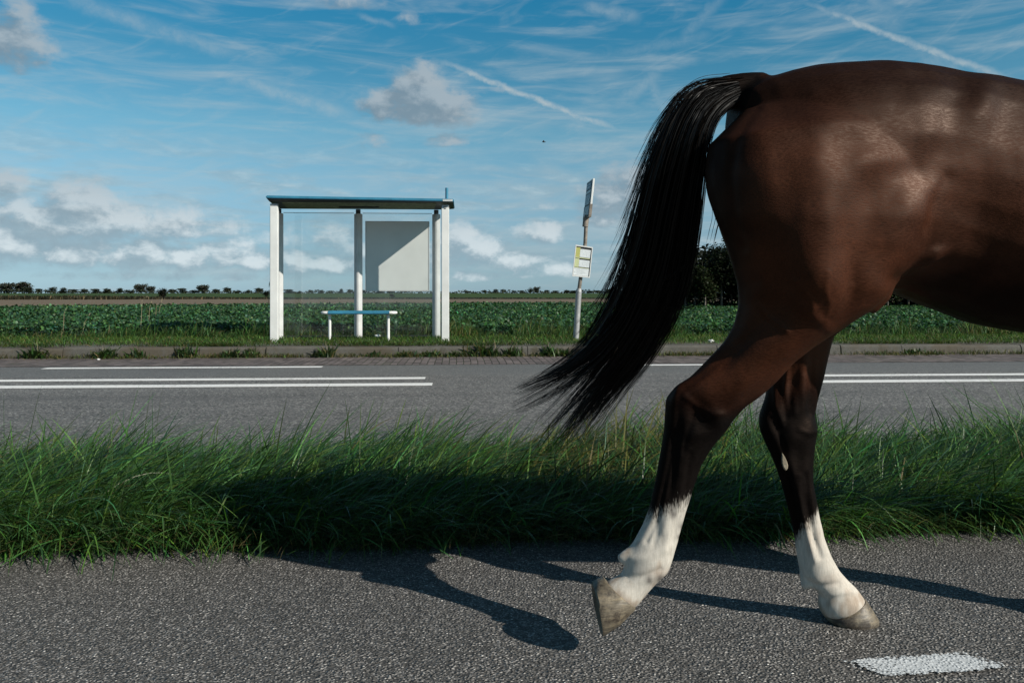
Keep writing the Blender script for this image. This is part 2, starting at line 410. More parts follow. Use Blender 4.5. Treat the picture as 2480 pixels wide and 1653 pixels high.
def brick_mat():
    m, t, b = material('clinker_bricks')
    c = t.objco(); c = t.v('ADD', c, t.v('SCALE', t.v('SUBTRACT', t.noise(c, 1.3, 3, 0.5, 0, True), (0.5, 0.5, 0.5)), scale=0.05))
    s_ = t.sep(c)
    k = t.n.new('ShaderNodeTexBrick'); t.put(k.inputs['Vector'], t.xyz(s_[1], s_[0], 0.0))
    k.inputs['Scale'].default_value = 1.0; k.inputs['Brick Width'].default_value = 0.2; k.inputs['Row Height'].default_value = 0.1
    k.inputs['Mortar Size'].default_value = 0.007; k.inputs['Mortar Smooth'].default_value = 0.4; k.inputs['Bias'].default_value = 0.0
    k.inputs['Color1'].default_value = (0.075, 0.062, 0.062, 1); k.inputs['Color2'].default_value = (0.155, 0.132, 0.128, 1); k.inputs['Mortar'].default_value = (0.022, 0.022, 0.015, 1)
    col = t.mix(1.0, k.outputs['Color'], t.ramp(t.noise(t.objco(), 5, 5, 0.6), [(0.3, 0.7), (0.7, 1.25)]), 'MULTIPLY')
    moss = t.mr(t.m('ADD', t.noise(t.objco(), 1.1, 5, 0.65), t.m('MULTIPLY', k.outputs['Fac'], 0.12)), 0.62, 0.72)
    col = t.mix(t.m('MULTIPLY', moss, 0.6), col, (0.05, 0.06, 0.025))
    t.put(b.inputs['Base Color'], col); b.inputs['Roughness'].default_value = 0.8; b.inputs['Specular IOR Level'].default_value = 0.3
    h = t.m('ADD', t.m('MULTIPLY', k.outputs['Fac'], -1.0), t.m('MULTIPLY', t.noise(t.objco(), 3, 4), 1.2))
    t.put(b.inputs['Normal'], t.bump(h, 0.8, 0.02))
    return m

def concrete_mat():
    m, t, b = material('kerb_concrete')
    c = t.objco(); f = t.noise(c, 3.0, 7, 0.65); g = t.noise(c, 90, 3, 0.6)
    col = t.ramp(f, [(0.25, (0.045, 0.043, 0.037)), (0.55, (0.085, 0.082, 0.073)), (0.8, (0.15, 0.146, 0.13))])
    col = t.mix(0.5, col, t.ramp(g, [(0.3, (0.045, 0.045, 0.041)), (0.7, (0.15, 0.147, 0.135))]))
    st = t.mr(t.noise(t.v('MULTIPLY', c, (1, 1, 0.3)), 5, 5, 0.6), 0.55, 0.7)
    col = t.mix(t.m('MULTIPLY', st, 0.75), col, (0.05, 0.046, 0.03)); mud = t.mr(t.noise(c, 1.4, 6, 0.7), 0.45, 0.62); col = t.mix(t.m('MULTIPLY', mud, 0.6), col, (0.075, 0.06, 0.04))
    t.put(b.inputs['Base Color'], col); b.inputs['Roughness'].default_value = 0.85; b.inputs['Specular IOR Level'].default_value = 0.25
    t.put(b.inputs['Normal'], t.bump(g, 0.5, 0.006))
    return m

def paint_mat():
    m, t, b = material('road_paint')
    c = t.objco(); f = t.noise(c, 60, 4, 0.7); v = t.vor(c, 75)
    col = t.ramp(f, [(0.2, (0.50, 0.51, 0.51)), (0.6, (0.76, 0.77, 0.77))]); wn = t.mr(t.m('ADD', t.noise(c, 26, 5, 0.75), t.m('MULTIPLY', t.noise(t.v('MULTIPLY', c, (.3, 1, 1)), 2.0, 3), .5)), 0.80, 0.95); col = t.mix(t.m('MULTIPLY', wn, .75), col, (0.14, 0.14, 0.14))
    t.put(b.inputs['Base Color'], col); b.inputs['Roughness'].default_value = 0.6
    return m

M_CHIP = chip_mat(); M_ASPH = asphalt_mat(); M_BRICK = brick_mat(); M_CONC = concrete_mat(); M_PAINT = paint_mat()
sheet('path', -60, 60, -6, 3.12, 0.0, M_CHIP)
sheet('road', -300, 300, 4.5, 10.86, 0.0, M_ASPH)
sheet('brick_gutter', -300, 300, 10.86, 12.32, 0.004, M_BRICK)
# kerb: concrete blocks end to end, each a little off line
kb = MB(); x = -120.0
while x < 120:
    L = 1.0; dz = random.uniform(-.012, .012); dy = random.uniform(-.012, .012)
    if x < -9: dz -= 0.02
    y0 = 12.32 + dy; y1 = 12.62
    kb.prism([(x + .006, y0, -.02), (x + .006, y0 + .025, .12 + dz), (x + .006, y0 + .055, .15 + dz), (x + .006, y1, .15 + dz), (x + .006, y1, -.02)],
             [(x + L - .006, y0, -.02), (x + L - .006, y0 + .025, .12 + dz), (x + L - .006, y0 + .055, .15 + dz), (x + L - .006, y1, .15 + dz), (x + L - .006, y1, -.02)])
    x += L
tag(kb.build('kerb', M_CONC), kind='structure')
pv = MB(); pv.box(-120, 120, 12.62, 13.1, -.05, .148); tag(pv.build('pavement', M_CONC), kind='structure')
em, et, eb = material('turf_soil')
et.put(eb.inputs['Base Color'], et.ramp(et.noise(et.objco(), 4, 6, 0.65), [(0.3, (0.025, 0.03, 0.014)), (0.7, (0.07, 0.075, 0.035))])); eb.inputs['Roughness'].default_value = 0.95
et.put(eb.inputs['Normal'], et.bump(et.noise(et.objco(), 12, 5), 0.6, 0.03))
bk = MB(); bk.prism([(-120, 13.1, -.05), (-120, 13.1, .145), (-120, 14.9, .15), (-120, 15.6, .03), (-120, 15.6, -.05)], [(120, 13.1, -.05), (120, 13.1, .145), (120, 14.9, .15), (120, 15.6, .03), (120, 15.6, -.05)])
tag(bk.build('verge_soil', em), kind='structure')

def road_line(name, x0, x1, y, w):
    o = MB().box(x0, x1, y - w / 2, y + w / 2, 0.0035, 0.006).build(name, M_PAINT); tag(o, kind='structure')
YE = 10.62; Y1 = 9.13; Y2 = 8.5
road_line('edge_line', GX(108, YE), GX(780, YE), YE, .16); road_line('edge_line', GX(1480, YE), GX(1960, YE), YE, .14); road_line('edge_line', -60, GX(-500, YE), YE, .16)
road_line('centre_line', -60, GX(1030, Y1), Y1, .19); road_line('centre_line', GX(1820, Y1), 60, Y1, .19)
road_line('centre_line', -60, GX(1047, Y2), Y2, .23); road_line('centre_line', GX(1800, Y2), 60, Y2, .23)

def path_dash():
    m, t, b = material('worn_paint')
    c = t.objco()
    t.put(b.inputs['Base Color'], t.ramp(t.noise(c, 40, 4, 0.7), [(0.2, (0.34, 0.37, 0.39)), (0.6, (0.52, 0.55, 0.575))])); b.inputs['Roughness'].default_value = 0.55
    v = t.vor(c, 105); t.put(b.inputs['Normal'], t.bump(t.mr(v['Distance'], 0, 0.6, 1, 0), 0.6, 0.005))
    # worn through between the chips, most of all along the rim
    a = t.attr('rim')['Fac']
    hole = t.m('ADD', t.m('MULTIPLY', t.noise(c, 70, 4, 0.7), 1.0), a)
    hole = t.m('ADD', hole, t.m('MULTIPLY', v['Distance'], -0.3))
    t.put(b.inputs['Alpha'], t.mr(hole, 0.56, 0.62))
    out = [(2030, 1600), (2080, 1596), (2150, 1592), (2240, 1587), (2335, 1580), (2370, 1588), (2410, 1600), (2460, 1618), (2420, 1624), (2350, 1631), (2240, 1637), (2140, 1645), (2110, 1638), (2070, 1620)]
    def G(px, py):
        u = (px - CX) / FPX; d = FPX * CH / (py - HY); q = (FV + RV * u) * d; return np.array([q[0], q[1], 0.005])
    P = np.array([G(*q) for q in out]); c0 = P.mean(0)
    rings = [c0 + (P - c0) * s for s in (1.14, 1.0, 0.8, 0.4)]
    V = np.concatenate(rings + [c0[None]]); n = len(P); F = []
    for r_ in range(3):
        for i in range(n): F.append((r_ * n + i, r_ * n + (i + 1) % n, (r_ + 1) * n + (i + 1) % n, (r_ + 1) * n + i))
    for i in range(n): F.append((3 * n + i, 3 * n + (i + 1) % n, 4 * n, 4 * n))
    me = bpy.data.meshes.new('path_dash'); me.from_pydata([tuple(v) for v in V], [], [tuple(dict.fromkeys(f)) for f in F])
    at = me.attributes.new('rim', 'FLOAT', 'POINT'); at.data.foreach_set('value', np.repeat([-.12, .08, .32, .42], n).tolist() + [.6])
    tag(link('path_marking', me, m), kind='structure')
path_dash()

# ------------------------------------------------------------------ horse
YB, YN, YF = 2.20, 2.12, 2.28      # body middle, near hind foot, far hind foot

def ring(A, B, hd, n=28, ex=2.0, sk=0.0):
    A = np.array(A); B = np.array(B); c = (A + B) / 2; a = (B - A) / 2; out = []
    for k in range(n):
        p = 2 * math.pi * k / n; ca, sa = math.cos(p), math.sin(p)
        f = (abs(ca) ** ex + abs(sa) ** ex) ** (-1 / ex)
        out.append(tuple(c + a * ca * f + np.array([0, hd, 0]) * sa * f))
    return out

def st(rx, ry, fx, fy, Y, hd, ex=2.0):
    return ring(PW(rx, ry, Y), PW(fx, fy, Y), hd, ex=ex)

def xz(x0, z0, x1, z1, Y, hd, ex=2.0):
    return ring((x0, Y, z0), (x1, Y, z1), hd, ex=ex)

def horse():
    root = empty('horse', (1.2, YB, 0)); tag(root, 'dark bay horse with white hind socks walking along the grey path', 'horse')
    mb = MB()
    # trunk: top line and belly line as seen from the side
    T = [(1776, 235, 430, .07), (1800, 212, 540, .15), (1838, 192, 620, .205), (1895, 179, 660, .245), (1958, 166, 685, .268), (2021, 160, 690, .28), (2105, 157, 700, .285),
         (2168, 161, 706, .28), (2231, 170, 730, .272), (2294, 184, 757, .275), (2358, 195, 782, .285), (2421, 204, 796, .295), (2480, 210, 806, .30), (2600, 222, 822, .305),
         (2750, 222, 826, .295), (2880, 190, 815, .26), (3000, 200, 790, .22), (3100, 250, 740, .19), (3180, 330, 690, .14), (3215, 420, 600, .07)]
    mb.loft([st(x, a, x, b, YB, w, 2.25) for (x, a, b, w) in T])
    # near hind leg
    N = [(1800, 262, 2110, 235, 2.11, .10, 2), (1716, 350, 2180, 320, 2.075, .155, 2.2), (1710, 420, 2262, 408, 2.06, .168, 2.1), (1716, 465, 2275, 466, 2.056, .172, 2.1), (1735, 531, 2262, 538, 2.05, .17, 2.1),
         (1756, 586, 2230, 600, 2.05, .16, 2.1), (1772, 637, 2188, 650, 2.055, .148, 2.1), (1787, 690, 2155, 700, 2.06, .135, 2.1), (1790, 735, 2105, 745, 2.065, .122, 2), (1779, 788, 2020, 800, 2.075, .106, 2),
         (1752, 832, 1960, 842, 2.085, .092, 2), (1714, 872, 1921, 874, 2.09, .079, 2), (1672, 912, 1880, 922, 2.095, .068, 2), (1638, 932, 1842, 958, 2.10, .060, 2),
         (1613, 964, 1800, 988, 2.11, .056, 2.2), (1611, 1006, 1772, 1018, 2.115, .055, 2.3), (1608, 1042, 1745, 1054, 2.12, .051, 2.2), (1601, 1083, 1716, 1094, 2.12, .044, 2), (1594, 1125, 1696, 1128, 2.12, .039, 2),
         (1583, 1180, 1678, 1184, 2.12, .036, 2), (1571, 1232, 1661, 1238, 2.12, .036, 2), (1556, 1270, 1648, 1280, 2.12, .037, 2), (1535, 1308, 1638, 1322, 2.12, .040, 2), (1516, 1342, 1628, 1356, 2.12, .045, 2),
         (1512, 1372, 1618, 1384, 2.12, .044, 2), (1504, 1392, 1592, 1406, 2.12, .039, 2), (1480, 1402, 1566, 1434, 2.12, .041, 2), (1466, 1412, 1546, 1460, 2.12, .046, 2), (1462, 1424, 1534, 1472, 2.12, .045, 2)]
    mb.loft([st(*q[:5], q[5], q[6]) for q in N])
    # far hind leg
    Fq = [(1810, 280, 2110, 260, 2.29, .10, 2), (1735, 380, 2200, 350, 2.325, .155, 2.2), (1725, 480, 2215, 480, 2.34, .168, 2.2), (1755, 590, 2205, 600, 2.345, .155, 2.1), (1790, 690, 2150, 700, 2.345, .132, 2), (1815, 760, 2085, 760, 2.34, .112, 2),
          (1845, 807, 2013, 812, 2.335, .098, 2), (1858, 865, 2001, 868, 2.325, .08, 2), (1862, 922, 1990, 924, 2.315, .064, 2), (1854, 966, 1978, 968, 2.305, .057, 2), (1840, 1006, 1971, 1006, 2.30, .055, 2.2), (1840, 1036, 1977, 1036, 2.295, .054, 2.2),
          (1852, 1067, 1974, 1067, 2.29, .050, 2.2), (1867, 1098, 1970, 1100, 2.285, .044, 2), (1882, 1136, 1968, 1138, 2.28, .039, 2), (1893, 1171, 1968, 1171, 2.28, .036, 2), (1903, 1209, 1976, 1209, 2.28, .035, 2), (1916, 1255, 1985, 1255, 2.28, .035, 2),
          (1925, 1303, 1996, 1303, 2.28, .037, 2), (1932, 1352, 2012, 1346, 2.28, .042, 2), (1941, 1392, 2031, 1379, 2.28, .045, 2), (1962, 1420, 2052, 1401, 2.28, .041, 2), (1986, 1436, 2075, 1422, 2.28, .042, 2), (1982, 1462, 2090, 1444, 2.28, .052, 2), (1988, 1480, 2094, 1452, 2.28, .053, 2), (1998, 1494, 2092, 1466, 2.28, .05, 2)]
    mb.loft([st(*q[:5], q[5], q[6]) for q in Fq])
    # forelegs, out of the frame to the right but throwing their shadows on the path
    mb.loft([xz(1.92, 1.15, 2.42, 1.1, 2.34, .10), xz(1.92, .95, 2.3, .95, 2.35, .11), xz(1.9, .8, 2.1, .8, 2.34, .085), xz(1.83, .62, 1.98, .62, 2.33, .062), xz(1.79, .50, 1.91, .50, 2.32, .05), xz(1.775, .42, 1.875, .42, 2.32, .045),
             xz(1.755, .3, 1.825, .3, 2.31, .033), xz(1.735, .18, 1.81, .18, 2.31, .036), xz(1.735, .13, 1.82, .13, 2.31, .04), xz(1.765, .085, 1.845, .085, 2.31, .04), xz(1.77, .05, 1.87, .055, 2.31, .048)])
    mb.loft([xz(1.95, 1.15, 2.44, 1.1, 2.06, .10), xz(1.98, .95, 2.36, .95, 2.05, .11), xz(2.02, .8, 2.22, .8, 2.06, .085), xz(2.08, .64, 2.22, .65, 2.07, .062), xz(2.12, .53, 2.24, .55, 2.08, .05), xz(2.11, .46, 2.22, .45, 2.08, .045),
             xz(2.07, .36, 2.14, .34, 2.09, .033), xz(2.01, .26, 2.08, .22, 2.09, .036), xz(1.98, .22, 2.06, .18, 2.09, .04), xz(1.96, .18, 2.03, .13, 2.09, .04), xz(1.94, .155, 1.99, .08, 2.09, .048)])
    # neck carried low and head
    mb.loft([xz(2.2, 1.5, 2.45, .95, YB, .15), xz(2.42, 1.52, 2.62, 1.02, YB, .12), xz(2.68, 1.55, 2.82, 1.16, YB, .095), xz(2.95, 1.6, 3.03, 1.28, YB, .08), xz(3.1, 1.62, 3.12, 1.3, YB, .085), xz(3.22, 1.56, 3.16, 1.22, YB, .085),
             xz(3.36, 1.4, 3.24, 1.12, YB, .075), xz(3.5, 1.2, 3.38, 1.02, YB, .058), xz(3.57, 1.08, 3.48, .96, YB, .05), xz(3.58, 1.0, 3.52, .95, YB, .03)])
    # skin fold from the stifle to the belly
    fold = [(2085, 760, 2.06), (2120, 722, 2.045), (2146, 684, 2.035), (2176, 656, 2.028), (2212, 640, 2.015), (2256, 630, 1.995), (2310, 610, 1.985)]
    mb.tube([PW(a, b_ - 22, y) for a, b_, y in fold], [.04, .042, .042, .040, .036, .03, .015], 14)
    # ergots
    mb.loft([ring(PW(1530, 1318, YN), PW(1560, 1380, YN), .026, 16), ring(PW(1510, 1330, YN), PW(1524, 1374, YN), .02, 16), ring(PW(1492, 1344, YN), PW(1498, 1362, YN), .01, 16)])
    mb.loft([ring(PW(1938, 1385, YF), PW(1975, 1405, YF), .026, 16), ring(PW(1939, 1412, YF), PW(1966, 1416, YF), .018, 16), ring(PW(1942, 1430, YF), PW(1952, 1430, YF), .008, 16)])
    # dock
    dk = [PW(1850, 214, YB), PW(1810, 212, YB), PW(1760, 218, YB), PW(1700, 240, YB), PW(1660, 285, YB), PW(1640, 350, YB)]
    mb.tube(dk, [.05, .043, .036, .03, .024, .012], 14)
    me = bpy.data.meshes.new('body'); me.from_pydata(mb.v, [], mb.f)
    bm = bmesh.new(); bm.from_mesh(me); bmesh.ops.recalc_face_normals(bm, faces=bm.faces); bm.to_mesh(me); bm.free()
    tmp = bpy.data.objects.new('tmp', me); COL.objects.link(tmp)
    md = tmp.modifiers.new('r', 'REMESH'); md.mode = 'VOXEL'; md.voxel_size = 0.006; md.adaptivity = 0
    md = tmp.modifiers.new('s', 'SMOOTH'); md.factor = 0.5; md.iterations = 16
    dg = bpy.context.evaluated_depsgraph_get(); dg.update()
    me2 = bpy.data.meshes.new_from_object(tmp.evaluated_get(dg)); me2.name = 'body'
    COL.objects.unlink(tmp); bpy.data.objects.remove(tmp)
    n = len(me2.vertices)
    P = np.empty(n * 3, np.float32); me2.vertices.foreach_get('co', P); P = P.reshape(-1, 3).astype(float)
    Nn = np.empty(n * 3, np.float32); me2.vertex_normals.foreach_get('vector', Nn); Nn = Nn.reshape(-1, 3).astype(float)
    px, py = PX(P)
    # muscle relief on the near side (photo columns/rows): centre, half sizes, turn, height in mm
    near = np.clip(-Nn[:, 1] * 1.4, 0, 1) * np.clip((2.19 - P[:, 1]) / .06, 0, 1)
    disp = np.zeros(n)
    for (cx, cy, rx, ry, ang, amp) in MUSCLE:
        a = R(ang); dx = (px - cx); dy = (py - cy)
        u = (dx * math.cos(a) + dy * math.sin(a)) / rx; v = (-dx * math.sin(a) + dy * math.cos(a)) / ry
        disp += amp * .00135 * np.exp(-(u * u + v * v))
    disp *= near
    def cord(pts, wd, amp):
        q = np.full(n, 1e9)
        for (x0, y0), (x1, y1) in zip(pts[:-1], pts[1:]):
            dx, dy = x1 - x0, y1 - y0; tt = np.clip(((px - x0) * dx + (py - y0) * dy) / (dx * dx + dy * dy), 0, 1)
            q = np.minimum(q, np.hypot(px - x0 - tt * dx, py - y0 - tt * dy))
        return amp * .001 * np.exp(-(q / wd) ** 2)
    for pts, wd, amp in CORDS_NEAR: disp += cord(pts, wd, amp) * near
    # far leg, inner face: tendons and hock bones
    inner = np.clip(-Nn[:, 1] * 1.4, 0, 1) * np.clip((P[:, 1] - 2.21) / .02, 0, 1)
    d2 = np.zeros(n)
    for (cx, cy, rx, ry, ang, amp) in MUSCLE_FAR:
        a = R(ang); dx = (px - cx); dy = (py - cy)
        u = (dx * math.cos(a) + dy * math.sin(a)) / rx; v = (-dx * math.sin(a) + dy * math.cos(a)) / ry
        d2 += amp * .001 * np.exp(-(u * u + v * v))
    for pts, wd, amp in CORDS_FAR: d2 += cord(pts, wd, amp)
    disp += d2 * inner
    ripple = np.array([mnoise.fractal(tuple(q * 9), 1.0, 2.0, 3) for q in P]) * .0016 + np.array([mnoise.noise(tuple(q * 5.5 + 2.0)) for q in P]) * .009 * np.clip((P[:, 2] - .75) / .3, 0, 1)
    P2 = P + Nn * (disp + ripple)[:, None]
    me2.vertices.foreach_set('co', P2.astype(np.float32).ravel())
    # coat: bay, black points, white socks with ragged edges
    nz = np.array([mnoise.noise(tuple(q * (60, 60, 22))) for q in P]); nz2 = np.array([mnoise.fractal(tuple(q * 7 + 3), 1.0, 2.0, 4) for q in P])
    ss = lambda e0, e1, x: (lambda t: t * t * (3 - 2 * t))(np.clip((x - e0) / (e1 - e0), 0, 1))
    bay = np.array([.039, .0115, .0049]); sooty_and_shade = np.array([.0060, .0036, .0028]); blk = np.array([.0030, .0026, .0026]); wht = np.array([.50, .47, .42])
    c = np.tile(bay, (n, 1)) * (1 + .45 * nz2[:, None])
    k = ss(1.22, 1.54, P[:, 2] + .08 * nz2)[:, None]; c = c * (1 - .85 * k) + sooty_and_shade * .85 * k
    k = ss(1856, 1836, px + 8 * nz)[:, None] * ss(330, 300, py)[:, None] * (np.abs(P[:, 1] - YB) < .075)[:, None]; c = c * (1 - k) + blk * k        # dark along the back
    k = ss(1850, 1730, px + 30 * nz2)[:, None] * ss(.8, 1.0, P[:, 2])[:, None]; c = c * (1 - k * .75) + sooty_and_shade * k * .75  # shade of the turned-away rump painted into the coat colour
    k = ss(1.16, .92, P[:, 2] + .05 * nz2)[:, None] * ss(2130, 2280, px)[:, None]; c = c * (1 - k * .9) + sooty_and_shade * k * .9  # belly underside: its shade is painted into the coat as well
    hind = P[:, 0] < 1.5
    lim = np.where(hind, ss(.78, .60, P[:, 2] + .035 * nz2), ss(.62, .5, P[:, 2]))
    legpart = lim[:, None]; c = c * (1 - legpart) + blk * legpart
    isnear = P[:, 1] < 2.2
    sock_n = np.interp(px, [1560, 1590, 1610, 1640, 1665], [1242, 1246, 1238, 1224, 1212])
    sock_f = np.interp(px, [1915, 1930, 1945, 1958, 1972, 1984, 2000], [1318, 1304, 1282, 1274, 1262, 1232, 1222])
    line = np.where(isnear, sock_n, sock_f)
    sock = np.where(hind, py + 9 * nz2 - line, -200.0); wk = np.zeros(n); wk[:] = 0
    wcol = np.tile(wht, (n, 1)); c_keep = c; dirt = ss(.05, .6, nz2 + .5 * nz)[:, None]; c = wht * (1 + .10 * nz2[:, None]) * (1 - .38 * dirt * np.array([.8, 1.0, 1.15]))
    for (sx, sy, sr) in ((1653, 1275, 8), (1630, 1245, 7), (1592, 1262, 5), (1644, 1300, 5), (1598, 1400, 9), (1572, 1404, 7)):
        k = np.exp(-(((px - sx) ** 2 + ((py - sy) * .7) ** 2) / sr ** 2)) * isnear * .8; c = c * (1 - k[:, None]) + np.array([.05, .045, .045]) * k[:, None]
    for (sx, sy, rx_, ry_, kk) in ((1960, 1310, 9, 36, .3), (2010, 1405, 26, 16, .30), (1600, 1385, 40, 12, .3), (1983, 1300, 6, 30, .25)):
        k = np.exp(-(((px - sx) / rx_) ** 2 + ((py - sy) / ry_) ** 2)) * hind * kk; c = c * (1 - k[:, None]) + np.array([.26, .17, .12]) * k[:, None]
    a = me2.attributes.new('sock_tone', 'FLOAT_COLOR', 'POINT'); cc = np.ones((n, 4), np.float32); cc[:, :3] = np.clip(c, .002, 1); a.data.foreach_set('color', cc.ravel())
    a = me2.attributes.new('sock', 'FLOAT', 'POINT'); a.data.foreach_set('value', np.clip(sock, -200, 200).astype(np.float32)); c = c_keep
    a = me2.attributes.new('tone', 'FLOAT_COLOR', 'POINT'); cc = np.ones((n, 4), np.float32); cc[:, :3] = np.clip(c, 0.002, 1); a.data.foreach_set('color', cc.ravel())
    me2.polygons.foreach_set('use_smooth', np.ones(len(me2.polygons), bool))
    m, t, b = material('horse_coat')
    co = t.objco()
    rag = t.noise(t.v('MULTIPLY', co, (330, 330, 42)), 1.0, 4, 0.6)
    edge_ = t.mr(t.m('ADD', t.attr('sock')['Fac'], t.m('MULTIPLY', t.m('SUBTRACT', rag, 0.5), 85.0)), -20.0, 20.0)
    wstr = t.ramp(t.noise(t.v('MULTIPLY', co, (200, 200, 30)), 1.0, 4, 0.6), [(0.3, 0.82), (0.7, 1.1)])
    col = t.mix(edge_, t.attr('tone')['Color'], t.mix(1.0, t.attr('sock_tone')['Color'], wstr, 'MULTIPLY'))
    hair = t.noise(t.v('MULTIPLY', co, (60, 300, 300)), 1.0, 4, 0.65)
    patch = t.noise(co, 5.0, 3, 0.5)
    t.put(b.inputs['Base Color'], t.mix(1.0, col, t.mix(t.mr(t.sep(col)[1], .02, .2), t.ramp(hair, [(0.3, 0.62), (0.7, 1.42)]), t.ramp(hair, [(0.3, 0.95), (0.7, 1.04)])), 'MULTIPLY'))
    t.put(b.inputs['Roughness'], t.m('ADD', t.mr(hair, 0.3, 0.7, 0.43, 0.64), t.mr(patch, 0.3, 0.7, -.05, .07)))
    t.put(b.inputs['Specular IOR Level'], t.mr(t.sep(col)[0], .005, .035, .07, .23)); b.inputs['Specular Tint'].default_value = (1.0, .66, .50, 1)
    b.inputs['Sheen Weight'].default_value = 0.0; b.inputs['Sheen Roughness'].default_value = 0.4; b.inputs['Sheen Tint'].default_value = (1, .85, .7, 1)
    t.put(b.inputs['Normal'], t.bump(hair, t.mr(t.sep(col)[1], .02, .2, .32, .06), 0.0022))
    body = link('body', me2, m, root); body.matrix_parent_inverse = root.matrix_world.inverted(); body.location = (0, 0, 0)

    # hooves
    hm, t, b = material('hoof_horn'); co = t.objco()
    f = t.noise(t.v('MULTIPLY', co, (1, 1, 5)), 22, 5, 0.65)
    t.put(b.inputs['Base Color'], t.ramp(f, [(0.25, (0.06, 0.052, 0.042)), (0.5, (0.15, 0.125, 0.09)), (0.75, (0.27, 0.215, 0.14))]))
    b.inputs['Roughness'].default_value = 0.5; t.put(b.inputs['Normal'], t.bump(f, 0.5, 0.003))
    base_ = b.inputs['Base Color'].links[0].from_socket; t.put(b.inputs['Base Color'], t.mix(t.mr(t.noise(co, 26, 5, .7), .42, .66), base_, (.035, .026, .02)))
    def hoof(segs):
        mbh = MB(); mbh.loft([ring(A, B, hd, 32, 2.2) for A, B, hd in segs])
        o = mbh.build('hoof', hm, root, smooth=True); o.matrix_parent_inverse = root.matrix_world.inverted(); return o
    Q = lambda x, y, Y: PW(x, y, Y)
    hoof([(Q(1466, 1404, YN), Q(1538, 1464, YN), .047), (Q(1462, 1398, YN), Q(1536, 1472, YN), .051), (Q(1448, 1404, YN), Q(1500, 1508, YN), .058), (Q(1438, 1412, YN), Q(1462, 1532, YN), .064), (Q(1436, 1418, YN), Q(1456, 1534, YN), .062),
          (Q(1440, 1428, YN), Q(1456, 1524, YN), .052), (Q(1452, 1436, YN), Q(1464, 1508, YN), .03)])
    hoof([(Q(2010, 1486, YF), Q(2091, 1446, YF), .05), (Q(2002, 1492, YF), Q(2096, 1451, YF), .057), (Q(2001, 1497, YF), Q(2112, 1476, YF), .063), (Q(2004, 1501, YF), Q(2122, 1493, YF), .066), (Q(2008, 1503, YF), Q(2122, 1502, YF), .065)])
    V = lambda x, z, Y: np.array([x, Y, z])
    hoof([(V(1.77, .055, 2.31), V(1.875, .06, 2.31), .05), (V(1.77, .03, 2.31), V(1.89, .03, 2.31), .06), (V(1.775, .0, 2.31), V(1.9, .0, 2.31), .064)])
    hoof([(V(1.945, .155, 2.09), V(1.99, .075, 2.09), .05), (V(1.92, .14, 2.09), V(1.965, .05, 2.09), .058), (V(1.89, .13, 2.09), V(1.93, .02, 2.09), .063)])
    # horny chestnut on the inner side of the far leg
    cm = plain('chestnut_horn', (0.22, 0.19, 0.14), 0.7, 0, .5, 60, .3, .004)
    y0 = 2.285 - .047
    pts = [(1893, 1094), (1900, 1104), (1906, 1116), (1909, 1127), (1908, 1134), (1903, 1140), (1897, 1134), (1893, 1122), (1892, 1108)]
    mbc = MB(); mbc.prism([PW(a_, b_, y0 + .012) for a_, b_ in pts], [PW(1900 + (a_ - 1900) * .75, 1118 + (b_ - 1118) * .85, y0 - .004) for a_, b_ in pts])
    o = mbc.build('chestnut', cm, root, bevel=.0015); o.matrix_parent_inverse = root.matrix_world.inverted()
    tail(root)

MUSCLE = [(2374, 262, 46, 66, 20, 15), (2308, 290, 46, 120, 15, -6), (2060, 310, 180, 110, -8, 8), (1972, 490, 60, 150, 5, 11), (1955, 645, 80, 105, 0, 17), (2110, 530, 62, 130, 8, -11), (1850, 400, 70, 170, 0, 9), (1965, 395, 45, 45, 0, 5), (2060, 370, 60, 50, -20, -4),
          (2210, 420, 130, 46, -34, -9), (2228, 485, 60, 72, 0, 8), (2165, 590, 46, 90, 18, 5), (1998, 690, 60, 60, 0, 10), (2120, 690, 50, 60, 0, 9), (2055, 690, 22, 60, 10, -7), (1900, 690, 40, 90, -10, -9), (1905, 830, 85, 38, -35, 8),
          (2345, 520, 90, 130, 0, -12), (2490, 520, 90, 170, 0, 9), (1960, 755, 60, 14, 40, 5), (1860, 770, 40, 50, 0, -8), (1780, 850, 70, 18, -48, -7), (1800, 930, 60, 20, -45, 6),
          (1650, 960, 30, 26, 0, 6), (1690, 1000, 26, 50, -30, -8), (1735, 1010, 24, 40, -30, 7), (1700, 1050, 40, 16, -10, 5), (1640, 1060, 12, 60, 4, -5), (1630, 1160, 10, 80, 6, -5), (1648, 1200, 10, 70, 6, 3), (1618, 1290, 9, 40, 12, 4), (1590, 1290, 8, 40, 12, -4),
          (2206, 700, 60, 26, 25, -16), (2290, 690, 90, 40, 15, -8), (2000, 545, 30, 80, 2, 4), (2030, 342, 40, 30, -15, -2), (2260, 321, 40, 34, 0, 3), (2100, 392, 50, 34, -20, 6), (2240, 175, 60, 25, 0, -4), (1880, 255, 70, 50, 0, -7)]
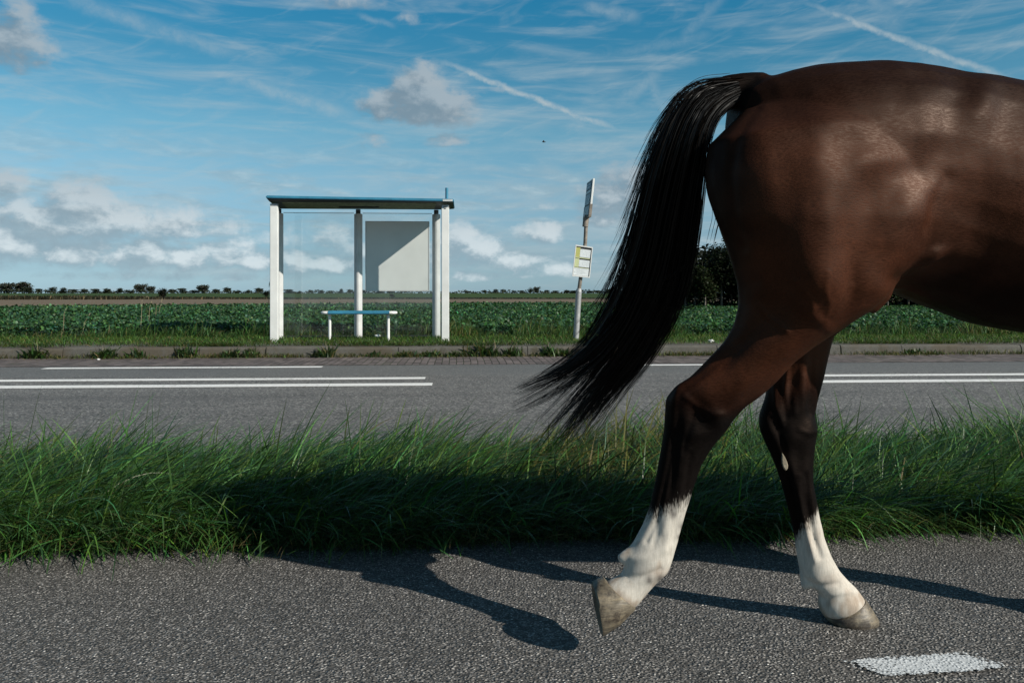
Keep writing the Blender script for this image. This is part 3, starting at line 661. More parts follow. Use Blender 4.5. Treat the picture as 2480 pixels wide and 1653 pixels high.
# veins, tendons and creases: photo polyline, half width, height in mm
CORDS_NEAR = [([(1928, 676), (1945, 700), (1960, 722), (1966, 742)], 6, 3.5), ([(1835, 738), (1856, 768), (1888, 788), (1906, 800)], 6, 3.0), ([(1998, 650), (1990, 690), (2004, 730), (1996, 770)], 6, 2.2), ([(2060, 690), (2040, 730), (2010, 760)], 6, 2.5),
              ([(1780, 830), (1720, 890), (1660, 935)], 9, -5), ([(1640, 945), (1632, 985), (1630, 1030)], 8, 4), ([(1660, 960), (1690, 985), (1720, 1000), (1750, 1000)], 7, 4), ([(1680, 1010), (1665, 1050), (1655, 1090)], 7, -4), ([(1628, 1060), (1620, 1120), (1606, 1190), (1590, 1260), (1566, 1310)], 6, -5), ([(1650, 1080), (1640, 1150), (1625, 1220), (1606, 1290)], 6, 3.5), ([(1672, 1100), (1660, 1180), (1646, 1250), (1628, 1310)], 6, -3),
              ([(1735, 560), (1790, 600), (1830, 680)], 14, -4), ([(1830, 260), (1790, 330), (1770, 420), (1780, 520), (1800, 600)], 14, -5), ([(2300, 430), (2260, 500), (2230, 590)], 16, -4), ([(1600, 1378), (1560, 1395), (1520, 1398)], 6, -4), ([(1612, 1330), (1570, 1350), (1530, 1352)], 9, 3)]
CORDS_FAR = [([(1882, 880), (1876, 940), (1880, 985), (1896, 1030)], 6, 5), ([(1898, 880), (1894, 950), (1905, 1010)], 6, -5), ([(1925, 880), (1920, 940), (1925, 1000)], 7, 4), ([(1955, 900), (1958, 960), (1962, 1000)], 8, -4), ([(1865, 1010), (1885, 1050), (1900, 1090)], 7, -5), ([(1935, 1040), (1955, 1050), (1972, 1046)], 6, 4), ([(1905, 1150), (1920, 1230), (1936, 1300), (1945, 1360)], 5, -5), ([(1935, 1150), (1942, 1230), (1955, 1300), (1975, 1360)], 5, 4), ([(1952, 1150), (1958, 1220), (1972, 1300), (1990, 1350)], 5, -5), ([(1945, 1400), (1985, 1420), (2030, 1412)], 6, -4), ([(1990, 1440), (2030, 1436), (2070, 1430)], 6, 3)]
MUSCLE_FAR = [(1900, 930, 10, 60, 6, 6), (1920, 930, 10, 60, 6, -8), (1945, 930, 14, 70, 4, 7), (1966, 930, 9, 60, 0, -6), (1862, 1010, 20, 26, 0, 6), (1890, 1035, 16, 30, -20, -9), (1960, 1035, 18, 20, 0, 8), (1925, 1060, 30, 20, 0, 7), (1935, 1105, 16, 30, 0, -6),
              (1915, 1190, 9, 60, -12, -6), (1933, 1200, 9, 70, -12, 5), (1948, 1215, 7, 60, -12, -5), (1966, 1215, 8, 60, -8, 3), (1948, 1310, 7, 36, -10, -3), (1960, 1310, 7, 36, -10, 4), (1975, 1305, 7, 36, -10, -4), (2000, 1400, 20, 10, -40, -4)]

def tail(root):
    m, t, b = material('tail_hair')
    c = t.attr('tone')['Color']; t.put(b.inputs['Base Color'], c); b.inputs['Roughness'].default_value = 0.4; b.inputs['Specular IOR Level'].default_value = 0.2
    # guide locks: (list of photo points, root spread px, mid spread, tip spread, count)
    LOCK = [
        ([(1836, 204), (1760, 198), (1690, 222), (1640, 285), (1604, 380), (1574, 500), (1548, 620), (1508, 730), (1446, 830), (1370, 893), (1300, 926), (1244, 950)], 10, 28, 9, 260),
        ([(1836, 208), (1765, 206), (1698, 235), (1652, 300), (1618, 400), (1590, 510), (1560, 640), (1518, 750), (1464, 838), (1395, 900), (1318, 950), (1243, 988)], 10, 26, 7, 230),
        ([(1838, 210), (1770, 212), (1706, 244), (1664, 310), (1634, 410), (1608, 520), (1580, 650), (1540, 760), (1488, 846), (1430, 922), (1366, 990), (1312, 1042)], 10, 28, 8, 330),
        ([(1838, 212), (1772, 216), (1710, 252), (1670, 320), (1644, 420), (1622, 530), (1596, 660), (1556, 770), (1504, 856), (1442, 938), (1386, 1008), (1338, 1068)], 10, 28, 7, 420),
        ([(1840, 214), (1776, 220), (1716, 258), (1678, 330), (1654, 430), (1634, 540), (1610, 670), (1570, 775), (1520, 862), (1462, 940), (1408, 1010), (1366, 1078)], 10, 26, 9, 460),
        ([(1842, 216), (1780, 224), (1720, 262), (1686, 335), (1666, 440), (1648, 550), (1624, 670), (1588, 775), (1540, 858), (1486, 930), (1432, 1000), (1388, 1060)], 10, 22, 12, 400),
        ([(1842, 217), (1784, 227), (1726, 262), (1694, 330), (1678, 440), (1664, 560), (1644, 670), (1612, 770), (1566, 850), (1518, 915), (1470, 968), (1420, 1020)], 9, 16, 14, 220),
        ([(1836, 206), (1762, 200), (1694, 226), (1644, 290), (1606, 390), (1578, 510), (1550, 640), (1502, 755), (1428, 845), (1350, 897), (1296, 920), (1252, 936)], 10, 22, 3, 150),
        ([(1842, 216), (1790, 226), (1738, 258), (1702, 315), (1690, 400), (1684, 500), (1674, 590), (1652, 690), (1616, 780), (1566, 860), (1516, 915), (1466, 955)], 6, 9, 9, 80),
        ([(1836, 202), (1750, 198), (1676, 226), (1624, 300), (1584, 400), (1556, 500), (1528, 600), (1496, 690), (1456, 770), (1404, 838), (1345, 886), (1290, 922)], 8, 16, 9, 110),
    ]
    LOCK = [([(x, y + 13 * math.exp(-((x - 1745) / 52.0) ** 2)) for x, y in p], *r) for p, *r in LOCK]
    nb = 22; sv = np.linspace(0, 1, nb); VV = []; FF = []; TT = []; nn = 0
    def cat(pts, s):   # smooth interpolation through the guide points
        pts = np.array(pts, float); k = len(pts); x = np.linspace(0, 1, k)
        d = np.gradient(pts, x, axis=0); out = []
        i = np.clip((s * (k - 1)).astype(int), 0, k - 2); h = 1 / (k - 1); tt = (s - x[i]) / h
        h00 = 2 * tt ** 3 - 3 * tt ** 2 + 1; h10 = tt ** 3 - 2 * tt ** 2 + tt; h01 = -2 * tt ** 3 + 3 * tt ** 2; h11 = tt ** 3 - tt ** 2
        return h00[:, None] * pts[i] + h10[:, None] * h * d[i] + h01[:, None] * pts[i + 1] + h11[:, None] * h * d[i + 1]
    def strand(P2, off, yo, w, tone):
        nonlocal nn
        pp_ = P2 + off; P = np.array([PW(a, b_, YB + .56 * max(0.0, (b_ - 330) / 700.0) ** 1.3) for a, b_ in pp_]); P[:, 1] += yo
        tg = np.gradient(P, axis=0); tg /= np.linalg.norm(tg, axis=1)[:, None] + 1e-9
        rv = rng.normal(0, 1, 3); sd = np.cross(tg, rv); sd /= np.linalg.norm(sd, axis=1)[:, None] + 1e-9
        wv = w * np.interp(np.linspace(0, 1, len(P)), [0, .1, .7, 1], [.8, 1, .9, .2])[:, None]
        V = np.stack([P - sd * wv, P + sd * wv], 1).reshape(-1, 3); i = np.arange(len(P) - 1) * 2
        VV.append(V); FF.append(np.stack([i, i + 1, i + 3, i + 2], -1) + nn); TT.append(np.tile(tone, (len(V), 1))); nn += len(V)
    for pts, s0, s1, s2, cnt in LOCK:
        sub = [(rng.normal(0, 1), rng.normal(0, 1)) for _ in range(6)]
        for j in range(cnt):
            sx = sub[rng.integers(6)]
            end = rng.uniform(.80, 1.02) if rng.random() < .7 else rng.uniform(.45, .9)
            s = sv * min(end, 1.0); P2 = cat(pts, s)
            a = np.clip(rng.normal(sx[0] * .6, .42), -1.7, 1.7); by = np.clip(rng.normal(sx[1] * .5, .6), -1.6, 1.6)
            spread = np.interp(s, [0, .15, .55, .85, 1], [s0, s0 * 1.4, s1 * .84, s1 * .6, s2 * 1.6])
            tip = np.interp(s, [0, .6, 1], [0, 0, 1])
            a_s = a * (1 - tip) + (sx[0] * 1.15 + (a - sx[0] * .6) * .16) * tip
            tg = np.gradient(P2, axis=0); nrm = np.stack([-tg[:, 1], tg[:, 0]], -1); nrm /= np.linalg.norm(nrm, axis=1)[:, None] + 1e-9
            ph = rng.uniform(0, 6.28); wv = rng.normal(0, 2.2) * np.sin(s * rng.uniform(5, 12) + ph) * s
            off = nrm * (a_s * spread + wv)[:, None]
            yo = by * np.interp(s, [0, .2, .6, 1], [.018, .035, .05, .035])
            g = rng.uniform(.6, 1.5); tone = np.array([.0032, .0028, .0028]) * g
            if rng.random() < .06: tone = np.array([.014, .009, .006])
            strand(P2, off, yo, rng.uniform(.0008, .0014), tone)
    # stray hairs lifted by the wind along the outer edge, and short hairs at the dock
    for j in range(240):
        k = rng.integers(0, 2); pts = LOCK[(0, 9)[k]][0]
        s0_ = rng.uniform(.08, .55); s = s0_ + sv * rng.uniform(.12, .34); s = np.clip(s, 0, 1); P2 = cat(pts, s)
        tg = np.gradient(P2, axis=0); nrm = np.stack([tg[:, 1], -tg[:, 0]], -1); nrm /= np.linalg.norm(nrm, axis=1)[:, None] + 1e-9
        lift = rng.uniform(4, 34) * sv ** 1.6 + 18
        sgn = np.where((nrm[:, :1] < 0), 1, -1)
        strand(P2, nrm * sgn * lift[:, None], rng.normal(0, .02), rng.uniform(.0005, .0008), np.array([.006, .0055, .0055]))
    for j in range(520):
        s = np.clip(rng.uniform(.0, .26) + sv * .07, 0, 1); P2 = cat(LOCK[3][0], s) + rng.normal(0, 1, 2) * (3, 2)
        up = rng.uniform(-16, 8); off = np.stack([-6 * sv, up * np.ones(nb)], -1)
        strand(P2, off * np.interp(s, [0, .05], [.3, 1])[:, None], rng.normal(0, .022), .0012, np.array([.007, .0063, .006]))
    # long loose hairs crossing the tail
    for pts in ([(1655, 640), (1620, 665), (1580, 682), (1545, 690)], [(1672, 735), (1640, 745), (1600, 740), (1560, 725)], [(1735, 470), (1740, 520), (1732, 560), (1725, 590)], [(1700, 330), (1712, 300), (1724, 275), (1732, 262)]):
        for q in range(10):
            strand(cat(pts, sv), rng.normal(0, 2.5, 2)[None] * np.ones((nb, 1)), -.07 if pts[0][0] < 1700 else rng.normal(0, .02), .0009, np.array([.016, .012, .010]))
    V = np.concatenate(VV); F = np.concatenate(FF); Tn = np.concatenate(TT)
    o = np_mesh('tail', V, F, m, root, Tn); o.matrix_parent_inverse = root.matrix_world.inverted()
horse_mats = horse

# ------------------------------------------------------------------ bus shelter
M_WHITE = plain('white_enamel', (0.66, 0.67, 0.66), 0.4, 0, .08, 3)
M_BLUE = plain('blue_enamel', (0.035, 0.19, 0.30), 0.42, 0, .22, 5)
M_DARK = plain('dark_frame', (0.03, 0.034, 0.035), 0.5, 0, .2, 6)
M_OLIVE = plain('soffit_panel', (0.21, 0.24, 0.16), 0.75, 0, .35, 14, .2)
M_GREYM = plain('galvanised_steel', (0.34, 0.345, 0.35), 0.5, .35, .25, 14)
M_GREYP = plain('grey_paint', (0.5, 0.51, 0.51), 0.45, 0, .12, 4)
M_PANEL = plain('panel_sheet', (0.60, 0.61, 0.595), 0.5, 0, .05, 2.0)
M_BLACK = plain('black_trim', (0.012, 0.012, 0.013), 0.5, 0, .2, 8)
def glass_mat():
    m, t, b = material('shelter_glass')
    tr = t.n.new('ShaderNodeBsdfTransparent'); tr.inputs[0].default_value = (0.95, 0.97, 0.97, 1)
    gl = t.n.new('ShaderNodeBsdfGlossy'); gl.inputs['Roughness'].default_value = 0.03; gl.inputs[0].default_value = (1, 1, 1, 1)
    df = t.n.new('ShaderNodeBsdfDiffuse'); df.inputs[0].default_value = (0.5, 0.52, 0.52, 1)
    lw = t.n.new('ShaderNodeLayerWeight'); lw.inputs[0].default_value = 0.5
    fr = t.m('MULTIPLY_ADD', t.m('POWER', lw.outputs['Facing'], 4.0), 0.6, 0.04)
    mx = t.n.new('ShaderNodeMixShader'); t.l.new(fr, mx.inputs[0]); t.l.new(tr.outputs[0], mx.inputs[1]); t.l.new(gl.outputs[0], mx.inputs[2])
    dirt = t.m('MULTIPLY', t.mr(t.noise(t.objco(), 2.5, 7, 0.7), 0.45, 0.8), 0.035)
    m2 = t.n.new('ShaderNodeMixShader'); t.put(m2.inputs[0], t.m('ADD', dirt, 0.006)); t.l.new(mx.outputs[0], m2.inputs[1]); t.l.new(df.outputs[0], m2.inputs[2])
    t.l.new(m2.outputs[0], t.n['Material Output'].inputs[0])
    return m
M_GLASS = glass_mat()

def shelter():
    YFp, YBp = 13.85, 14.85; ZG = .15
    xl = GX(664.5, YFp); xr = GX(1078.5, YFp)
    root = empty('bus_shelter', ((xl + xr) / 2, (YFp + YBp) / 2, ZG)); tag(root, 'white and blue bus shelter with glass walls beside the road', 'bus shelter')
    off = tuple(root.location)
    B = lambda mb, name, mat, par=root, **k: mb.build(name, mat, par, off=off if par is root else (0, 0, 0), **k)
    w = .066
    for xx in (xl, xr):
        mb = MB().box(xx - w, xx + w, YFp - .05, YFp + .05, ZG - .1, 2.46); o = B(mb, 'post', M_WHITE, bevel=.008)
        c = MB().box(xx - w + .004, xx + w - .004, YFp - .045, YFp + .045, 2.46, 2.50); c.build('post_cap', M_GREYM, o, off=off)
    xbl = GX(675.5, YBp); xbm = GX(867.5, YBp); xbr = GX(1056.5, YBp)
    for xx in (xbl, xbm, xbr):
        r_ = .075; ys = YBp
        k = [(xx - r_, ys), (xx - .02, ys - .055), (xx + .014, ys - .06), (xx + r_, ys - .012), (xx + r_, ys + .03), (xx, ys + .06), (xx - r_, ys + .02)]
        mb = MB().prism([(a, b_, ZG - .1) for a, b_ in k], [(a, b_, 2.44) for a, b_ in k])
        o = B(mb, 'post', M_GREYP, bevel=.006)
        MB().tube([(xx, ys, 2.43), (xx, ys, 2.52)], .045, 10).build('post_cap', M_DARK, o, off=off)
    # roof: blue rim, dark tapering underside, recessed olive soffit
    y0, y1 = 13.7, 15.05
    def C(px, py, Y, dz=0.0): p = PW(px, py, Y); return np.array([p[0], Y, p[2] + dz])
    TL, TR = C(643.5, 473, y0), C(1099, 481.3, y0); x0, x1 = TL[0], TR[0]
    BL_, BR_ = TL + np.array([.0, y1 - y0, .02]), TR + np.array([.0, y1 - y0, .02]); th = np.array([0, 0, .05])
    roof = B(MB().prism([TL - th, TR - th, BR_ - th, BL_ - th], [TL, TR, BR_, BL_]), 'roof', M_BLUE, bevel=.012)
    i_ = np.array([.012, .012, -.0505]); j_ = np.array([-.012, .012, -.0505]); k_ = np.array([.012, -.012, -.0505]); l_ = np.array([-.012, -.012, -.0505])
    F0, F1, F2, F3 = C(652, 487.5, 13.76), C(1091, 489.5, 13.76), C(1079, 507.5, 14.85), C(673, 505.5, 14.85)
    MB().prism([TL + i_, TR + j_, BR_ + l_, BL_ + k_], [F0, F1, F2, F3]).build('soffit_frame', M_DARK, roof, off=off)
    def SF(u, v, d=0.0): return (F0 * (1 - u) + F1 * u) * (1 - v) + (F3 * (1 - u) + F2 * u) * v + np.array([0, 0, -d])
    def spanel(u0, u1, v0, v1, d0, d1): return MB().prism([SF(u0, v0, d0), SF(u1, v0, d0), SF(u1, v1, d0), SF(u0, v1, d0)], [SF(u0, v0, d1), SF(u1, v0, d1), SF(u1, v1, d1), SF(u0, v1, d1)])
    spanel(.065, .925, .10, .86, .0005, .012).build('soffit_panel', M_OLIVE, roof, off=off)
    spanel(.37, .60, .52, .62, .0125, .03).build('light_strip', M_DARK, roof, bevel=.004, off=off)
    for fx in (.3, .62):
        spanel(fx - .001, fx + .001, .11, .85, .0122, .0135).build('soffit_joint', M_DARK, roof, off=off)
    xt = GX(1082, 13.85); MB().tube([(xt, 13.85, TR[2] - .02), (xt, 13.85, PW(1082, 455, 13.85)[2])], .026, 16).build('roof_stub', M_BLUE, roof, smooth=True, off=off)
    xs0, xs1 = GX(1072.5, y0), GX(1096, y0)
    lab = MB().box(xs0, xs1, y0 - .004, y0 - .0005, TR[2] - .043, TR[2] - .009).build('name_strip', plain('strip_white', (.62, .64, .64), .5), roof, off=off)
    mk = MB(); q = xs0 + .008
    while q < xs1 - .012:
        l = random.uniform(.006, .016); mk.box(q, q + l, y0 - .0055, y0 - .0041, TR[2] - .027, TR[2] - .017); q += l + random.uniform(.004, .01)
    mk.build('lettering', plain('strip_ink', (.2, .24, .26), .6), lab, off=off)
    # number plate near the head of the right front post: stacked strokes
    xp = GX(1078, YFp - .05); yp = YFp - .0515; zt = PW(1078, 499, YFp)[2]
    pl = MB(); hN = .055; wN = .034
    pl.box(xp - wN / 2, xp + wN / 2, yp - .002, yp + .0012, zt - hN, zt); o = B(pl, 'number_plate', plain('plate_white', (.6, .6, .58), .5))
    st_ = MB()
    for (a, b_, c_, d_) in ((.0, .25, .0, 1.0), (.0, 1.0, .0, .14), (.78, 1.0, .0, .45), (.0, 1.0, .45, .56), (.55, 1.0, .62, .74), (.78, 1.0, .62, 1.0)):
        st_.box(xp - wN / 2 + wN * a, xp - wN / 2 + wN * b_, yp - .0035, yp - .0021, zt - hN + hN * c_, zt - hN + hN * d_)
    st_.build('digits', M_BLACK, o, off=off)
    # glass: two back panes and the right side pane, with slim edges
    zt, zb = PW(780, 516, YBp)[2], .2
    for a, b_ in ((xbl + .08, xbm - .08), (xbm + .08, xbr - .08)):
        g = B(MB().box(a, b_, YBp + .002, YBp + .010, zb, zt), 'glass_pane', M_GLASS)
        MB().box(a, b_, YBp, YBp + .012, zt + .0005, zt + .009).build('pane_edge', M_GREYM, g, off=off)
        MB().box(a, b_, YBp - .004, YBp + .016, zb - .03, zb - .0005).build('pane_rail', M_DARK, g, off=off)
    g = B(MB().box(xr + .005, xr + .013, YFp + .06, YBp - .02, zb, zt), 'glass_pane', M_GLASS)
    # blank poster board on the right back pane
    yb = YBp - .03
    p0 = PW(886.5, 537, yb); p1 = PW(1038, 703, yb)
    o = B(MB().box(p0[0], p1[0], yb, yb + .03, p1[2], p0[2]), 'poster_board', M_PANEL, bevel=.004)
    fr = MB(); e = .014
    fr.box(p0[0] - e, p1[0] + e, yb - .006, yb + .028, p0[2] + .0005, p0[2] + e); fr.box(p0[0] - e, p1[0] + e, yb - .006, yb + .028, p1[2] - e, p1[2] - .0005)
    fr.box(p0[0] - e, p0[0] - .0005, yb - .006, yb + .028, p1[2], p0[2]); fr.box(p1[0] + .0005, p1[0] + e, yb - .006, yb + .028, p1[2], p0[2])
    fr.build('board_frame', M_GREYP, o, off=off)

def bench():
    Y = 14.15; ZG = .145
    xa, xb = GX(795.5, Y), GX(944.5, Y); x0, x1 = GX(779, Y), GX(961, Y)
    zt = PW(870, 752.5, Y - .12)[2]; 
    root = empty('bench', ((xa + xb) / 2, Y, ZG)); tag(root, 'narrow blue bench with white tube ends inside the bus shelter', 'bench'); off = tuple(root.location)
    mb = MB()
    for k in range(3):
        y = Y - .125 + k * .088; mb.box(xa, xb, y, y + .078, zt - .06, zt)
    mb.build('seat', M_BLUE, root, bevel=.012, off=off)
    for (p, q, sgn) in ((xa, x0, -1), (xb, x1, 1)):
        pts = [(p, Y - .1, zt - .035)]
        for k in range(9):
            a = math.pi * k / 8; pts.append((q - sgn * .075 + sgn * .06 * math.sin(a), Y - .1 * math.cos(a), zt - .035))
        pts.append((p, Y + .1, zt - .035))
        MB().tube(pts, .027, 12).build('end_tube', M_WHITE, root, smooth=True, off=off)
        MB().box(min(p, q - sgn * .08), max(p, q - sgn * .08), Y - .09, Y + .09, zt - .05, zt - .02).build('end_plate', M_WHITE, root, off=off)
    for xx in (GX(798.5, Y), GX(940.5, Y)):
        o = MB().tube([(xx, Y, ZG - .02), (xx, Y, zt - .055)], .026, 14).build('leg', M_WHITE, root, smooth=True, off=off)
        MB().box(xx - .03, xx + .075, Y - .05, Y + .05, ZG + .0, ZG + .014).build('foot_plate', M_WHITE, o, off=off)

def stop_pole():
    Y = 14.1; base = PW(1394.5, 818, Y)
    root = empty('bus_stop_pole', tuple(base)); tag(root, 'leaning bus stop pole carrying a sign and a white framed timetable', 'bus stop'); off = tuple(base)
    def q(px, py, dy=0.0): return PW(px, py, Y + dy)
    MB().tube([q(1394.3, 830), q(1402, 702)], .052, 16).build('sleeve', M_GREYM, root, smooth=True, off=off)
    MB().tube([q(1401.7, 706), q(1402.6, 699)], [.056, .042], 16).build('collar', M_GREYM, root, smooth=True, off=off)
    rust = plain('weathered_pole', (0.19, 0.165, 0.14), 0.65, .2, .4, 12)
    MB().tube([q(1402.3, 702), q(1417.2, 590), q(1420.5, 520)], .034, 14).build('pole', rust, root, smooth=True, off=off)
    MB().tube([q(1417.3, 549), q(1419.6, 526)], .052, 14).build('clamp', rust, root, smooth=True, off=off)
    # sign turned along the road: seen almost edge-on, thick white edge towards the camera
    d = np.array([.03, -1, 0]); d /= np.linalg.norm(d)      # from far edge to near edge
    nrm = np.array([-d[1], d[0], 0]) * -1                      # face looks left
    axis = q(1428, 440) - q(1419, 526); axis /= np.linalg.norm(axis)
    c0 = q(1421.5, 529); H = .68; Wd = .56; th = .038
    def S3(u, v, t): return c0 + d * u + axis * v + nrm * t + np.array([0, 0, 0])
    def slab(u0, u1, v0, v1, t0, t1): 
        return MB().prism([S3(u0, v0, t0), S3(u1, v0, t0), S3(u1, v1, t0), S3(u0, v1, t0)], [S3(u0, v0, t1), S3(u1, v0, t1), S3(u1, v1, t1), S3(u0, v1, t1)])
    sign = slab(-Wd / 2, Wd / 2, 0.02, H, -th / 2, th / 2).build('sign', M_WHITE, root, bevel=.006, off=off)
    slab(-Wd / 2 - .006, Wd / 2 + .006, 0.0, .23, -th / 2 - .006, th / 2 + .004).build('sign_sleeve', rust, sign, off=off)
    t1 = th / 2 + .004
    blu = plain('sign_blue', (.06, .15, .24), .5); pale = plain('sign_pale', (.42, .5, .54), .5); gry = plain('sign_grey', (.22, .30, .35), .5)
    slab(-.25, .25, .03, H - .02, th / 2 - .001, t1).build('sign_face', M_BLACK, sign, off=off)
    for (v0, v1, mat_, nm) in ((.52, .63, blu, 'pictogram_panel'), (.445, .495, pale, 'name_panel'), (.245, .425, gry, 'route_panel'), (.05, .215, gry, 'info_panel')):
        o = slab(-.225, .225, v0, v1, t1 + .0005, t1 + .004).build(nm, mat_, sign, off=off)
    # bus pictogram strokes and text lines
    mk = MB()
    def bar(u0, u1, v0, v1): 
        for s_ in (slab(u0, u1, v0, v1, t1 + .0045, t1 + .006),): mk.add(s_.v, s_.f)
    bar(-.16, .16, .60, .615); bar(-.16, -.13, .55, .6); bar(.13, .16, .55, .6); bar(-.16, .16, .545, .565); bar(-.1, -.06, .53, .543); bar(.06, .1, .53, .543)
    pic = mk; mk = MB()
    for k in range(4): bar(-.19, -.19 + random.uniform(.2, .36), .08 + k * .032, .09 + k * .032)
    mk.build('text_lines', pale, sign, off=off); pic.build('pictogram', pale, sign, off=off)
    # timetable board
    tl, tr, br, bl = q(1394, 592.5, -.06), q(1435.7, 598.6, -.06), q(1428.3, 672.7, -.06), q(1385.6, 668.5, -.06)
    def T(u, v, t=0.0): 
        p = (tl * (1 - u) + tr * u) * (1 - v) + (bl * (1 - u) + br * u) * v; return p + np.array([0, -t, 0])
    def quad(u0, u1, v0, v1, t0, t1): 
        return MB().prism([T(u0, v0, t0), T(u1, v0, t0), T(u1, v1, t0), T(u0, v1, t0)], [T(u0, v0, t1), T(u1, v0, t1), T(u1, v1, t1), T(u0, v1, t1)])
    brd = quad(.0, 1.0, .0, 1.0, -.03, 0).build('timetable_board', M_WHITE, root, bevel=.003, off=off)
    fr = MB()
    for a in ((0, 1, 0, .035), (0, 1, .965, 1), (0, .05, .035, .965), (.95, 1, .035, .965)): z_ = quad(*a, .0005, .016); fr.add(z_.v, z_.f)
    fr.build('frame', M_WHITE, brd, off=off)
    paper = plain('paper', (.66, .70, .72), .5, 0, .03); yel = plain('paper_yellow', (.42, .42, .13), .5, 0, .1); pyl = plain('paper_pale_yellow', (.5, .54, .30), .5, 0, .1); ink = plain('ink_grey', (.25, .27, .28), .6)
    quad(.06, .94, .045, .955, .0005, .002).build('inset', M_BLACK, brd, off=off)
    for (a, mat_, nm) in (((.065, .30, .07, .375), yel, 'header_column'), ((.305, .91, .105, .365), paper, 'timetable_sheet'), ((.065, .91, .378, .405), pyl, 'sheet_strip'), ((.065, .30, .425, .69), pyl, 'header_column'), ((.305, .91, .45, .68), paper, 'timetable_sheet'),
                          ((.065, .91, .70, .715), pyl, 'sheet_strip'), ((.065, .91, .72, .95), paper, 'notice_sheet')):
        quad(*a, .0021, .004).build(nm, mat_, brd, off=off)
    tx = MB()
    txs = []
    def ln(a): z_ = quad(*a, .0042, .005); tx.add(z_.v, z_.f)
    for (v0, v1) in ((.12, .35), (.465, .665)):
        for k in range(7):
            u = .34 + k * .08
            for j in range(9):
                if random.random() < .8: ln((u, u + .04, v0 + (v1 - v0) * j / 9, v0 + (v1 - v0) * (j + .35) / 9))
        txs.append(tx); tx = MB()
    fi = plain('faint_ink', (.48, .52, .54), .6); [q_.build('timetable_print', fi, brd, off=off) for q_ in txs]
    for k in range(6): ln((.2, .2 + random.uniform(.3, .6), .745 + k * .03, .753 + k * .03))
    for v in (.74, .83, .86): ln((.09, .15, v, v + .015))
    tx.build('notice_print', fi, brd, off=off)

# ------------------------------------------------------------------ vegetation
M_GRASS = leaf_mat('grass_blades', .28, .40, .4)
M_FARGRASS = leaf_mat('roadside_blades', .3, .55, .2)
M_BEET = leaf_mat('beet_leaves', .22, .5, .3)
M_WEED = leaf_mat('weed_leaves', .25, .5, .3)
M_CROWN = leaf_mat('tree_leaves', .18, .6, .2)
M_BARK = plain('bark', (.10, .085, .07), .9, 0, .4, 20, .2, .02)
M_STALK = leaf_mat('dry_stalk', .2, .6, .2)

def tones(n, dry=.06, base=(.030, .078, .016), var=.45):
    t = np.array(base)[None] * np.exp(rng.normal(0, var, (n, 1))) * np.array([1, 1, 1])
    warm = rng.normal(0, .25, n); t[:, 0] *= np.exp(warm); t[:, 2] *= np.exp(rng.normal(0, .3, n))
    k = rng.random(n) < dry
    t[k] = np.array([.15, .125, .055]) * rng.uniform(.5, 1.2, (k.sum(), 1))
    return np.clip(t, .004, .35)

